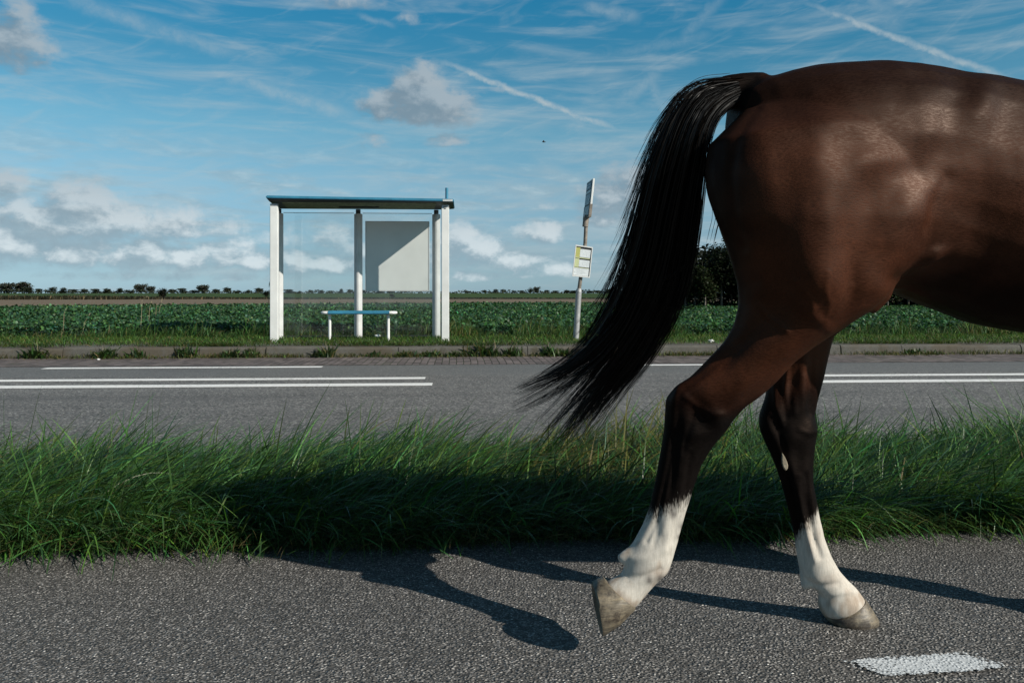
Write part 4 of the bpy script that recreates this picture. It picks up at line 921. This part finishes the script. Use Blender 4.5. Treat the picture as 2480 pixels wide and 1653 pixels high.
def verge_grass():
    parts = []
    def layer(N, L0, L1, w0, w1, bend, hs, base, lie):
        X = rng.uniform(-5.2, 5.6, N)
        edge = 3.07 + .06 * snoise(X, X * 0, 1.3, 3.0) + .035 * snoise(X, X * 0, 5.0, 6.0) + .012 * (X + 2.4)
        Y = edge + (4.5 - edge) * rng.random(N)
        hgt = np.clip(1.0 + .42 * snoise(X, Y, 1.1, 8.1) + .25 * snoise(X, Y, 3.0, 2.2), .5, 1.6) * np.interp(X, [-3, -1.2, 0, 3], [1.12, .92, .95, 1.08])
        L = hgt * rng.uniform(L0, L1, N) * hs * np.interp(Y, [3.0, 3.9, 4.5], [1.0, 1.0, .68]) * 1.22
        wind = .15 + 1.5 * snoise(X, Y, .9, 5.5) + 1.0 * snoise(X, Y, 2.6, 1.5)
        az = wind + rng.normal(0, .75, N)
        front = np.clip((edge + .4 - Y) / .4, 0, 1); L = L * (1 - .34 * front)
        az = az - front * rng.uniform(.5, 1.6, N)
        t0 = np.clip(np.abs(rng.normal(lie, .34, N)), lie * .5, 2.0); t1 = t0 + np.clip(rng.normal(bend - .25, .45, N), .3, 2.2)
        w = rng.uniform(w0, w1, N)
        T = tones(N, .012, base, .5)
        yl = np.clip(snoise(X, Y, .8, 11.0) * 1.6 - .1, 0, 1); k = rng.random(N) < yl * .45
        T[k] = np.array([.15, .15, .045]) * rng.uniform(.5, 1.15, (k.sum(), 1))
        parts.append(ribbons(np.stack([X, Y, X * 0 + .02], -1), az, L, t0, t1, w, T, 8, .8, .1))
    layer(50000, .30, .54, .0040, .0086, 1.15, .95, (.046, .108, .026), 1.0)
    layer(70000, .16, .34, .0020, .0040, 1.35, 1.0, (.052, .114, .030), .75)
    # short tangled understorey
    N2 = 26000; X = rng.uniform(-5.2, 5.6, N2); edge = 3.0 + .05 * snoise(X, X * 0, 1.3, 3.0) + .01 * (X + 2.4); Y = edge + .6 * rng.random(N2) ** 1.4
    T = tones(N2, .22, (.022, .05, .012))
    parts.append(ribbons(np.stack([X, Y, X * 0 + .005], -1), rng.uniform(-3.1, .6, N2), rng.uniform(.06, .2, N2), rng.uniform(.3, 1.2, N2), rng.uniform(1.0, 2.1, N2), rng.uniform(.002, .005, N2), T, 5, .9))
    # tall single blades standing up against the road at the left
    tall = [(60, 885, 95), (70, 960, 150), (330, 900, 345), (300, 930, 420), (352, 880, 375), (340, 930, 300), (360, 900, 350), (20, 900, 8), (110, 950, 180), (200, 955, 240), (1930, 925, 1955), (1925, 935, 1915), (250, 945, 330), (150, 955, 210), (380, 950, 440), (1340, 965, 1360), (2040, 950, 2060), (2250, 955, 2300), (1100, 960, 1120), (280, 955, 285)]
    n3 = len(tall); root = []; L3 = []; az3 = []; tl = []
    for bx, ty, tx in tall:
        Y = rng.uniform(3.7, 4.2); tp = PW(tx * 1.0544, ty * 1.0544, Y); r0 = PW(bx * 1.0544 - 10, 1000 * 1.0544, Y); r0[2] = .03
        dx = tp[0] - r0[0]; dz = tp[2] - r0[2]; root.append(r0); L3.append(math.hypot(dx, dz) * 1.03); az3.append(0 if dx > 0 else math.pi); tl.append(math.atan2(abs(dx), dz))
    tl = np.array(tl)
    parts.append(ribbons(np.array(root), np.array(az3), np.array(L3), tl * .6, tl * 1.45, np.full(n3, .006), tones(n3, 0, (.03, .06, .02), .2), 9, .4, .05))
    V, F, T = merge(parts)
    o = np_mesh('verge_grass', V, F, M_GRASS, None, T); tag(o, kind='stuff', label='long green grass on the verge between path and road')

def far_grass():
    parts = []
    N = 42000
    X = rng.uniform(-17, 17, N); Y = rng.uniform(14.95, 16.3, N)
    k = snoise(X, Y, .7, 4.0)
    tall = np.clip(.21 + .26 * k + .14 * snoise(X, Y, 2.2, 5.0), .06, .6)
    rightz = np.interp(X, [-1.5, -.8, 3, 6], [0, 1, 1, .7]); tall *= .8 + .35 * rightz
    T = tones(N, .06, (.045, .095, .024), .4); yk = rng.random(N) < np.clip(snoise(X, Y, .45, 9.0) * 1.2, 0, .8); T[yk] = np.array([.16, .15, .05]) * rng.uniform(.5, 1.2, (yk.sum(), 1))
    t0 = np.abs(rng.normal(.2, .2, N)); parts.append(ribbons(np.stack([X, Y, np.interp(Y, [14.9, 15.6], [.14, .03])], -1), rng.normal(.3, 1.2, N), tall * rng.uniform(.7, 1.6, N), t0, t0 + rng.uniform(.2, 1.4, N), rng.uniform(.006, .014, N), T, 4, .9))
    # low turf between pavement and shelter, creeping over the kerb top
    N = 60000; X = rng.uniform(-17, 17, N); Y = 12.72 + 2.3 * rng.random(N) ** .8
    keep = (snoise(X, Y * 2.5, .9, 1.0) + (Y - 12.98) * .9) > rng.normal(0, .25, N); X = X[keep]; Y = Y[keep]; N = len(X)
    T = tones(N, .08, (.05, .10, .02), .4)
    parts.append(ribbons(np.stack([X, Y, X * 0 + .145], -1), rng.uniform(0, 6.28, N), rng.uniform(.03, .11, N), rng.uniform(.1, .7, N), rng.uniform(.6, 1.6, N), rng.uniform(.005, .012, N), T, 3, .9))
    cx = rng.uniform(-17, 17, 46); N = 9000; ci = rng.integers(0, 46, N); X = cx[ci] + rng.normal(0, .16, N) * (1 + (ci % 4)); Y = rng.uniform(12.55, 12.85, N)
    parts.append(ribbons(np.stack([X, Y, X * 0 + .148], -1), rng.normal(-1.5, .9, N), rng.uniform(.04, .15, N), rng.uniform(.2, .9, N), rng.uniform(1.2, 2.3, N), rng.uniform(.005, .011, N), tones(N, .18, (.045, .085, .02), .45), 4, .9))
    cx = rng.uniform(-17, 17, 60); N = 9000; ci = rng.integers(0, 60, N); X = cx[ci] + rng.normal(0, .2, N) * (.6 + (ci % 5) * .5); Y = 12.29 - np.abs(rng.normal(0, .07, N))
    parts.append(ribbons(np.stack([X, Y, X * 0], -1), rng.uniform(0, 6.28, N), rng.uniform(.03, .12, N), rng.uniform(.1, .8, N), rng.uniform(.5, 1.5, N), rng.uniform(.004, .010, N), tones(N, .35, (.05, .07, .022), .45), 3, .9))
    # moss and seedlings in the gutter
    N = 15000; X = rng.uniform(-17, 17, N); Y = 12.30 - np.abs(rng.normal(0, .16, N))
    keep = snoise(X, Y, 1.3, 7.0) > rng.normal(.12, .2, N); X = X[keep]; Y = Y[keep]; N = len(X)
    parts.append(ribbons(np.stack([X, Y, X * 0], -1), rng.uniform(0, 6.28, N), rng.uniform(.02, .10, N), rng.uniform(.3, 1.0, N), rng.uniform(.8, 1.6, N), rng.uniform(.005, .012, N), tones(N, .3, (.05, .07, .02), .4), 3, .9))
    V, F, T = merge(parts)
    o = np_mesh('roadside_grass', V, F, M_FARGRASS, None, T); tag(o, kind='stuff', label='rough roadside grass between the pavement and the crop field')

def leaves(P, size, up=.5, tone=None, bend=.25):
    """bent leaf of two quads at each point"""
    n = len(P); az = rng.uniform(0, 2 * math.pi, n); el = rng.normal(up, .45, n)
    ax = np.stack([np.cos(az) * np.cos(el), np.sin(az) * np.cos(el), np.sin(el)], -1)
    sd = np.stack([-np.sin(az), np.cos(az), rng.normal(0, .35, n)], -1); sd /= np.linalg.norm(sd, axis=1)[:, None]
    nm = np.cross(ax, sd); l = size[:, None]; w = l * .36
    a = P; b_ = P + ax * l * .5 + nm * l * bend * .5; c = P + ax * l * .95 - nm * l * bend * .2
    V = np.stack([a - sd * w * .35, a + sd * w * .35, b_ - sd * w, b_ + sd * w, c - sd * w * .4, c + sd * w * .4], 1).reshape(-1, 3)
    f = np.array([[0, 1, 3, 2], [2, 3, 5, 4]]); F = (np.arange(n)[:, None, None] * 6 + f[None]).reshape(-1, 4)
    return V, F, np.repeat(tone, 6, 0)

def crop():
    parts = []
    def zone(n, x0, x1, y0, y1, smin, smax, h):
        Y = y0 + (y1 - y0) * rng.random(n); X = rng.uniform(0, 1, n) * (x1 - x0) * (Y / y1) + x0 * (Y / y1)
        lim = crop_edge(X); k = Y < lim; X = X[k]; Y = Y[k]; n = len(X)
        rowx = np.round(X / .5) * .5 + rng.normal(0, .16, n); X = np.where(Y < 30, .5 * X + .5 * rowx, X)
        Z = h * (1 - rng.random(n) ** 2.2 * .75) + .03 * snoise(X, Y, .4, 3) 
        T = tones(n, .0, (.036, .088, .034), .42)
        parts.append(leaves(np.stack([X, Y, Z], -1), rng.uniform(smin, smax, n), .25, T))
    zone(120000, -20, 20, 15.7, 24, .045, .10, .33)
    zone(100000, -33, 33, 24, 40, .07, .125, .33)
    zone(60000, -60, 60, 40, 62, .12, .2, .31)
    V, F, T = merge(parts)
    o = np_mesh('beet_field', V, F, M_BEET, None, T); tag(o, kind='stuff', label='dark green leafy crop filling the field')
    # bed under the leaves
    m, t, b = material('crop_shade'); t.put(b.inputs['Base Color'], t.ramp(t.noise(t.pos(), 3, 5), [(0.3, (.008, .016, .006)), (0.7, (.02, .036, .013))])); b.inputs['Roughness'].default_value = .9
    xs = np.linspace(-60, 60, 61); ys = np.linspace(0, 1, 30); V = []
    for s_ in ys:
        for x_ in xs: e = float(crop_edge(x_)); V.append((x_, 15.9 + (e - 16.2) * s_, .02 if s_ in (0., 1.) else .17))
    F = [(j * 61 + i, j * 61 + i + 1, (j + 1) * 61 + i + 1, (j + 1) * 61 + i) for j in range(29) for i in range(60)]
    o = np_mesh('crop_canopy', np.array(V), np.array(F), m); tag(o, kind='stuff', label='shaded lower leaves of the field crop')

def tree_mesh(seed, W, H, lobes, nl, size, base=.12, tone=(.020, .028, .012), open_=.0):
    r_ = np.random.default_rng(seed); P = []
    cs = []
    for k in range(lobes):
        a = r_.uniform(0, 6.28); rr = W * .34 * math.sqrt(r_.random()); h = H * r_.uniform(base + .1, .78)
        cs.append((rr * math.cos(a), rr * math.sin(a), h, W * r_.uniform(.15, .27), H * r_.uniform(.12, .24)))
    cs.append((0, 0, H * .58, W * .3, H * .34)); cs.append((0, 0, H * (base + .2), W * .3, H * .22))
    per = nl // len(cs)
    for (x, y, z, rw, rh) in cs:
        d = r_.normal(0, 1, (per, 3)); d /= np.linalg.norm(d, axis=1)[:, None]; rad = r_.random(per) ** .4
        rad *= 1 + .25 * np.array([mnoise.noise(tuple(q * 2.2 + seed)) for q in d])
        P.append(np.stack([x + d[:, 0] * rw * rad, y + d[:, 1] * rw * rad, np.maximum(z + d[:, 2] * rh * rad, H * base * .5)], -1))
    P = np.concatenate(P); n = len(P)
    T = np.array(tone)[None] * np.exp(r_.normal(0, .35, (n, 1))) * np.exp(r_.normal(0, .12, (n, 3)))
    return leaves(P, r_.uniform(.7, 1.3, n) * size, .1, np.clip(T, .003, .2))

def trunk_mesh(H, rad, lean=.0, limbs=4, seed=0):
    r_ = random.Random(seed); mb = MB()
    mb.tube([(0, 0, -.3), (lean * .2, 0, H * .25), (lean * .5, .02, H * .5), (lean, 0, H * .78)], [rad * 1.3, rad, rad * .75, rad * .25], 7)
    for k in range(limbs):
        a = r_.uniform(0, 6.28); z0 = H * r_.uniform(.22, .5); L = H * r_.uniform(.2, .34)
        mb.tube([(lean * .4, 0, z0), (lean * .5 + L * .5 * math.cos(a), L * .5 * math.sin(a), z0 + L * .5), (lean * .5 + L * .8 * math.cos(a), L * .8 * math.sin(a), z0 + L)], [rad * .5, rad * .3, rad * .1], 5)
    return mb

def make_tree(name, seed, W, H, lobes, nl, size, tone, lean=0.0, base=.12, rad=None):
    root = empty(name)
    V, F, T = tree_mesh(seed, W, H, lobes, nl, size, base, tone); V = V + np.array([lean * .6, 0, 0]) * np.clip(V[:, 2:3] / H, 0, 1)
    c = np_mesh('crown', V, F, M_CROWN, root, T)
    t = trunk_mesh(H, rad or H * .03, lean, 4, seed).build('trunk', M_BARK, root, smooth=True)
    return root

def dup(root, loc, rz, sc):
    r_ = root.copy(); COL.objects.link(r_); r_.location = loc; r_.rotation_euler = (0, 0, rz); r_.scale = sc
    for ch in root.children:
        c = ch.copy(); COL.objects.link(c); c.parent = r_
    return r_

FAR = 345.0
def far_trees():
    g = (.034, .042, .028)
    protos = [make_tree('tree', 11, 8, 6, 9, 900, .8, g, 1.0), make_tree('tree', 12, 8, 6, 11, 1050, .8, g, .6), make_tree('tree', 13, 7, 6, 8, 620, .75, g, 1.4), make_tree('tree', 14, 9, 6, 13, 1300, .85, (.055, .062, .048), .3), make_tree('tree', 15, 6.5, 6, 7, 520, .75, g, 1.0)]
    used = [False] * 5
    # photo column, row of the top, width in px, kind, label or None
    rows = [(18, 686, 44, 3, 'tall pale rounded tree at the far left end of the horizon'), (55, 687, 44, 3, 'tall broad grey-green tree, second from the left end of the horizon'), (68, 697, 22, 1, None), (93, 699, 21, 1, None), (122, 697, 24, 2, None), (149, 697, 26, 2, None), (177, 701, 26, 1, None), (203, 697, 21, 0, None), (232, 700, 21, 1, None), (258, 698, 24, 0, None),
            (286, 698, 26, 2, None), (312, 701, 24, 4, None), (342, 691, 32, 3, 'broad dark round-topped tree left of the lone bush on the horizon'), (366, 693, 26, 3, None), (416, 699, 24, 0, None), (442, 698, 24, 1, None), (470, 700, 26, 4, None), (493, 692, 36, 3, 'pale domed tree standing above the hedge left of the shelter'), (522, 699, 22, 0, None), (549, 696, 26, 0, None), (575, 701, 18, 4, None), (601, 700, 18, 4, None), (626, 695, 24, 0, None),
            (700, 700, 26, 1, None), (724, 705, 22, 4, None), (751, 702, 14, 0, None), (775, 703, 16, 2, None), (799, 703, 18, 0, None), (824, 699, 18, 2, None), (847, 701, 24, 0, None), (878, 703, 20, 1, None), (918, 703, 24, 1, None), (943, 703, 20, 0, None),
            (1130, 704, 18, 0, None), (1174, 702, 14, 0, None), (1197, 700, 20, 2, None), (1218, 699, 20, 0, None), (1242, 702, 17, 2, None), (1264, 704, 17, 1, None), (1284, 697, 18, 4, None), (1300, 695, 20, 3, 'tallest thin tree on the horizon left of the bus stop pole'), (1324, 703, 18, 1, None), (1345, 704, 20, 1, None), (1372, 702, 22, 0, None), (1390, 703, 22, 1, None), (1428, 704, 20, 1, None), (1448, 702, 22, 0, None), (1471, 701, 20, 1, None), (1500, 702, 24, 0, None), (1540, 701, 26, 0, None)]
    for (px, top, w, k, lab) in rows:
        Y = FAR + random.uniform(-6, 8); b_ = PW(px, HY, Y); tp = PW(px, top, Y); zb = 1.22
        t = protos[k]; H = (tp[2] - zb) * 1.06; W = w * math.hypot(b_[0], b_[1]) / FPX
        FARSC = 1.0; dims = [(8, 6), (8, 6), (7, 6), (9, 6), (6.5, 6)][k]
        jw = random.uniform(.8, 1.12); sc = (W / dims[0] * jw, W / dims[0] * jw, H / 6 * random.uniform(.95, 1.2))
        loc = (b_[0], b_[1], zb); rz = random.uniform(-.5, .5)
        if not used[k]:
            used[k] = True; o = t; o.location = loc; o.rotation_euler = (0, 0, rz); o.scale = sc
        else: o = dup(t, loc, rz, sc)
        side = 'left of the bus shelter' if px < 650 else ('seen through the shelter glass' if px < 1060 else 'right of the bus shelter')
        tag(o, lab or f'small dark wind-bent tree on the horizon {side}', 'tree', 'trees along the horizon')
    # scrub that ties the row together
    n = 5200; U = rng.uniform(-420, 1640, n); YY = FAR + rng.normal(0, 3, n)
    P = np.array([PW(u, HY, y) for u, y in zip(U, YY)]); hz = np.clip(.9 + .9 * snoise(U, U * 0, .03, 2.0) + .5 * snoise(U, U * 0, .11, 6.0), .15, 2.6)
    P[:, 2] = 1.2 + rng.random(n) * hz
    T = np.array(g)[None] * np.exp(rng.normal(0, .35, (n, 1)))
    V, F, T2 = leaves(P, rng.uniform(.6, 1.1, n), .1, T); o = np_mesh('hedge_scrub', V, F, M_CROWN, None, T2); tag(o, kind='stuff', label='low dark scrub along the horizon between the trees')
    # dark reeds along the ditch behind the bare strip
    n = 9000; U = np.concatenate([rng.uniform(-500, 700, 7000), rng.uniform(700, 1640, 2000)]); YY = np.interp(U, [-500, 300, 700, 1640], [138, 150, 165, 172]) + rng.normal(0, 2.5, n)
    r0 = np.array([PW(u, HY, y) for u, y in zip(U, YY)]); r0[:, 2] = -.1; hh = np.interp(U, [-500, 250, 520, 760, 1640], [.8, .75, .5, .34, .3]) * rng.uniform(.5, 1.2, n)
    T = np.array((.022, .021, .012))[None] * np.exp(rng.normal(0, .45, (n, 1))); k = rng.random(n) < .16; T[k] = np.array((.14, .11, .06)) * rng.uniform(.5, 1.1, (k.sum(), 1))
    V, F, T2 = ribbons(r0, rng.normal(0, 1.0, n), hh, np.full(n, .05), rng.uniform(.1, .8, n), rng.uniform(.12, .3, n), T, 2, .6, .4); o = np_mesh('reeds', V, F, M_CROWN, None, T2); tag(o, kind='stuff', label='dark strip of reeds along the ditch at the far side of the bare field')
    # lone bushes in front of the bank
    for (px, top, bot, w, Y, lab) in ((394, 694, 720, 30, 200, 'lone dark round bush in front of the far bank left of the shelter'), (645, 702, 722, 20, 190, 'dark bush on the field edge just left of the shelter post'), (950, 711, 719, 16, 200, 'tiny dark bush behind the lower right of the poster board')):
        b_ = PW(px, bot, Y); H = (bot - top) * Y / FPX; W = w * Y / FPX
        root = empty('bush', tuple(b_)); V, F, T = tree_mesh(px, W, H, 8, 900, W * .10, .02, (.010, .014, .008)); np_mesh('foliage', V, F, M_CROWN, root, T)
        trunk_mesh(H * .8, W * .03, 0, 5, px).build('stem', M_BARK, root); tag(root, lab, 'bush')
    # wind turbine, tiny, far right of the shelter board
    b_ = PW(994, 712, 900); root = empty('wind_turbine', (b_[0], b_[1], 0)); tag(root, 'tiny white wind turbine on the horizon below the poster board', 'wind turbine')
    mw = plain('turbine_white', (.5, .54, .56), .5)
    MB().tube([(0, 0, 0), (0, 0, 5.4)], [.3, .2], 8).build('tower', mw, root); hb = MB(); hb.tube([(0, -.6, 5.4), (0, .5, 5.4)], .28, 8); hb.build('hub', mw, root)
    for k in range(3):
        a = R(20 + 120 * k); MB().prism([(0, -.5, 5.4), (.25 * math.cos(a), -.5, 5.4 - .25 * math.sin(a)), (2.6 * math.sin(a), -.5, 5.4 + 2.6 * math.cos(a))], [(0, -.4, 5.4), (.25 * math.cos(a), -.4, 5.4 - .25 * math.sin(a)), (2.6 * math.sin(a), -.4, 5.4 + 2.6 * math.cos(a))]).build('blade', mw, root)

def wood():
    g = (.014, .021, .009)
    protos = [make_tree('wood_tree', 31, 2.7, 3.7, 10, 3600, .13, g, .1, .28, .05), make_tree('wood_tree', 32, 2.5, 3.5, 9, 3200, .13, (.018, .026, .010), -.1, .25, .045), make_tree('wood_tree', 33, 2.9, 3.8, 11, 3800, .13, (.011, .017, .008), .05, .3, .05)]
    pale = plain('pale_bark', (.13, .12, .105), .8, 0, .3, 10, .2, .01)
    for p in protos[:2]:
        p.children[1].data.materials[0] = pale
    used = [False] * 3; i = 0
    for px in (1660, 1708, 1748, 1790, 1836, 1885, 1930, 1985, 2040, 2095, 2150, 2200, 2250, 2305, 2360, 2420, 2480, 2540):
        for row in (0, 1):
            Y = 41.5 + row * 2.2 + random.uniform(-.4, .4); k = (i + row) % 3; b_ = PW(px + row * 24, 730, Y)
            sc = random.uniform(.9, 1.08); loc = (b_[0], b_[1], 0); rz = random.uniform(0, 6.28)
            if not used[k]: used[k] = True; o = protos[k]; o.location = loc; o.rotation_euler = (0, 0, rz); o.scale = (sc,) * 3
            else: o = dup(protos[k], loc, rz, (sc,) * 3)
            tag(o, 'dark leafy tree at the edge of the small wood behind the horse', 'tree', 'trees of the small wood behind the horse')
        i += 1
    # depth of the wood
    n = 26000; U = rng.uniform(1650, 2640, n); Y = rng.uniform(43.2, 50, n); P = np.array([PW(u, 700, y) for u, y in zip(U, Y)]); P[:, 2] = rng.random(n) ** .8 * 3.6
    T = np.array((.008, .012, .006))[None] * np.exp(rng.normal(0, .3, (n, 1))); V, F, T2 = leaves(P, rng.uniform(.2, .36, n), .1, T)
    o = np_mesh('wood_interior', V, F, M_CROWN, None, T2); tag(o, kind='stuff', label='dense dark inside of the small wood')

def weeds():
    specs = [(85, 846, 70, .16, 'wide leafy green weed patch at the kerb, far left'), (255, 848, 60, .15, 'broad dark green weed at the kerb, right of the far-left patch'), (332, 856, 34, .14, 'dark spiky dock rosette at the kerb below the tall dry stalks'), (449, 854, 46, .2, 'pale upright dock at the kerb left of the shelter'), (560, 856, 44, .16, 'dark dock rosette at the kerb, first of a close pair left of the shelter'), (610, 856, 30, .14, 'small leafy weed at the kerb, second of a close pair left of the shelter'),
             (772, 855, 30, .15, 'narrow weed at the kerb below the left bench leg'), (795, 853, 34, .19, 'taller leafy weed at the kerb below the left bench leg'), (908, 856, 40, .14, 'low dock at the kerb below the right half of the bench'), (985, 857, 30, .1, 'flat yellowish weed at the kerb below the poster board'), (1043, 855, 52, .16, 'spreading dock at the kerb in front of the right shelter post'), (1097, 857, 26, .09, 'small low weed at the kerb just right of the shelter'),
             (1172, 852, 92, .2, 'largest leafy weed clump at the kerb right of the shelter'), (1242, 853, 42, .16, 'medium weed tuft at the kerb beside the largest clump'), (1330, 851, 46, .17, 'weed tuft at the kerb below the bus stop pole'), (1362, 852, 50, .15, 'leafy weed at the kerb next to the horse tail'), (2215, 843, 60, .10, 'flat grassy weed on the kerb at the right behind the horse')]
    for (px, py, w, h, lab) in specs:
        Y = 12.26; b_ = PW(px, py, Y); b_[2] = 0.0; W = w * Y / FPX * .5
        root = empty('weed', tuple(b_)); tag(root, lab, 'weed', 'weeds growing at the foot of the kerb')
        h *= random.uniform(.6, 1.15); n = int(40 + w * random.uniform(.8, 2.2)); r0 = np.stack([rng.normal(0, W * .45, n), rng.normal(0, .05, n), np.zeros(n)], -1)
        az = rng.uniform(0, 6.28, n); t0 = rng.uniform(.1, .9, n)
        V, F, T = ribbons(r0, az, h * rng.uniform(.6, 1.4, n), t0, t0 + rng.uniform(.2, 1.0, n), rng.uniform(.012, .034, n), tones(n, .08, (.032, .065, .018), .4), 4, .6, .2)
        main_ = (V, F, T)
        k = 6; V, F, T = ribbons(np.stack([rng.normal(0, W * .12, k), rng.normal(0, .03, k), np.zeros(k)], -1), rng.uniform(0, 6.28, k), h * rng.uniform(1.1, 1.7, k), np.full(k, .1), np.full(k, .5), np.full(k, .006), tones(k, .5, (.05, .06, .02), .2), 4)
        V, F, T = merge([main_, (V, F, T)]); np_mesh('leaves', V, F, M_WEED, root, T)
    # dry seed stalks in the crop
    stalks = [((338, 790), (344, 725), (358, 717), 'tall dry stalk with a bent head, left of the three in the crop'), ((356, 790), (362, 745), (368, 729), 'middle pale dry stalk in the crop'), ((372, 790), (378, 748), (380, 736), 'short pale dry stalk between taller ones in the crop'), ((378, 800), (385, 755), (393, 721), 'tall slanting dry stalk, right of the three in the crop'), ((646, 790), (650, 720), (652.5, 682), 'very tall thin white-topped stalk just left of the shelter post'),
              ((150, 790), (155, 760), (160, 747), 'pale curved stalk in the crop at the left'), ((195, 800), (205, 780), (219, 757), 'long slanting pale stalk in the crop at the left'), ((62, 835), (63, 815), (64, 790), 'short dry stalk low at the left edge of the field')]
    for (a, m_, c, lab) in stalks:
        Y = 16.0; A, Mm, Cc = PW(*a, Y), PW(*m_, Y), PW(*c, Y); A[2] = min(A[2], .1)
        root = empty('grass_stalk', tuple(A)); tag(root, lab, 'grass stalk', 'dry grass stalks in the crop'); off = tuple(A)
        dry = DRY
        MB().tube([A, (A + Mm) / 2 + np.array([.01, 0, 0]), Mm, (Mm + Cc) / 2], [.006, .005, .004, .003], 5).build('stem', dry, root, off=off)
        MB().tube([Mm * .35 + Cc * .65, Mm * .15 + Cc * .85, Cc], [.004, .009, .003], 5).build('seed_head', dry, root, off=off)
    # broad plantain leaves in the verge
    b_ = PW(430, 1180, 3.35); b_[2] = .03; root = empty('plantain', tuple(b_)); tag(root, 'broad-leaved plantain standing in the long grass at the left', 'plant')
    for (dx, L, w_, tlt) in ((.06, .36, .026, .25), (-.03, .34, .03, -.1), (.02, .27, .024, .4), (-.08, .25, .022, -.4)):
        V, F, T = ribbons(np.array([[dx * .4, 0, 0]]), np.array([0.0 if tlt > 0 else math.pi]), np.array([L]), np.array([abs(tlt) * .7]), np.array([abs(tlt) * 1.6]), np.array([w_]), np.array([[.05, .11, .03]]), 8, .3, .1)
        np_mesh('leaf', V, F, M_WEED, root, T)
    # litter
    def scrap(px, py, Y, z, s, lab, seed):
        r_ = random.Random(seed); p = PW(px, py, Y); p[2] = z; bm = bmesh.new(); bmesh.ops.create_icosphere(bm, subdivisions=2, radius=s)
        for v in bm.verts: v.co *= 1 + .7 * mnoise.noise(v.co * (2.2 / s) + Vector((seed, 0, 0))); v.co.z *= .6
        me = bpy.data.meshes.new('litter'); bm.to_mesh(me); bm.free(); o = link('litter', me, LIT); o.location = tuple(p); o.location.z += s * .45; tag(o, lab, 'litter')
    scrap(238, 868, 11.9, .004, .022, 'small crumpled white litter in the brick gutter at the left', 3)
    scrap(914, 813, 14.3, .2, .045, 'crumpled white paper lying in the grass under the bench', 9)
    scrap(1722, 834, 13.2, .15, .045, 'small white scrap in the grass on the kerb behind the horse', 14)
DRY = plain('straw', (.22, .19, .12), .7, 0, .2, 20); LIT = plain('litter_white', (.62, .63, .62), .6, 0, .1)

def bird():
    p = PW(1317, 344, 60); root = empty('bird', tuple(p)); tag(root, 'tiny dark bird flying in the sky above the bus stop sign', 'bird')
    mk = plain('bird_dark', (.02, .02, .022), .7); mb = MB()
    mb.loft([ring((-.13, 0, -.005), (-.13, 0, .005), .004, 8), ring((-.05, 0, -.035), (-.05, 0, .03), .03, 8), ring((.05, 0, -.035), (.05, 0, .035), .035, 8), ring((.13, 0, -.01), (.13, 0, .03), .02, 8), ring((.17, 0, .005), (.17, 0, .012), .004, 8)])
    mb.build('body', mk, root, smooth=True)
    for s in (-1, 1):
        MB().prism([(.05, s * .02, .02), (-.03, s * .02, .02), (-.06, s * .16, .09), (-.12, s * .3, .05), (0, s * .17, .1)], [(.05, s * .02, .028), (-.03, s * .02, .028), (-.06, s * .16, .096), (-.12, s * .3, .054), (0, s * .17, .108)]).build('wing', mk, root)

shelter(); bench(); stop_pole()
horse()
verge_grass(); far_grass(); crop(); far_trees(); wood(); weeds(); bird()
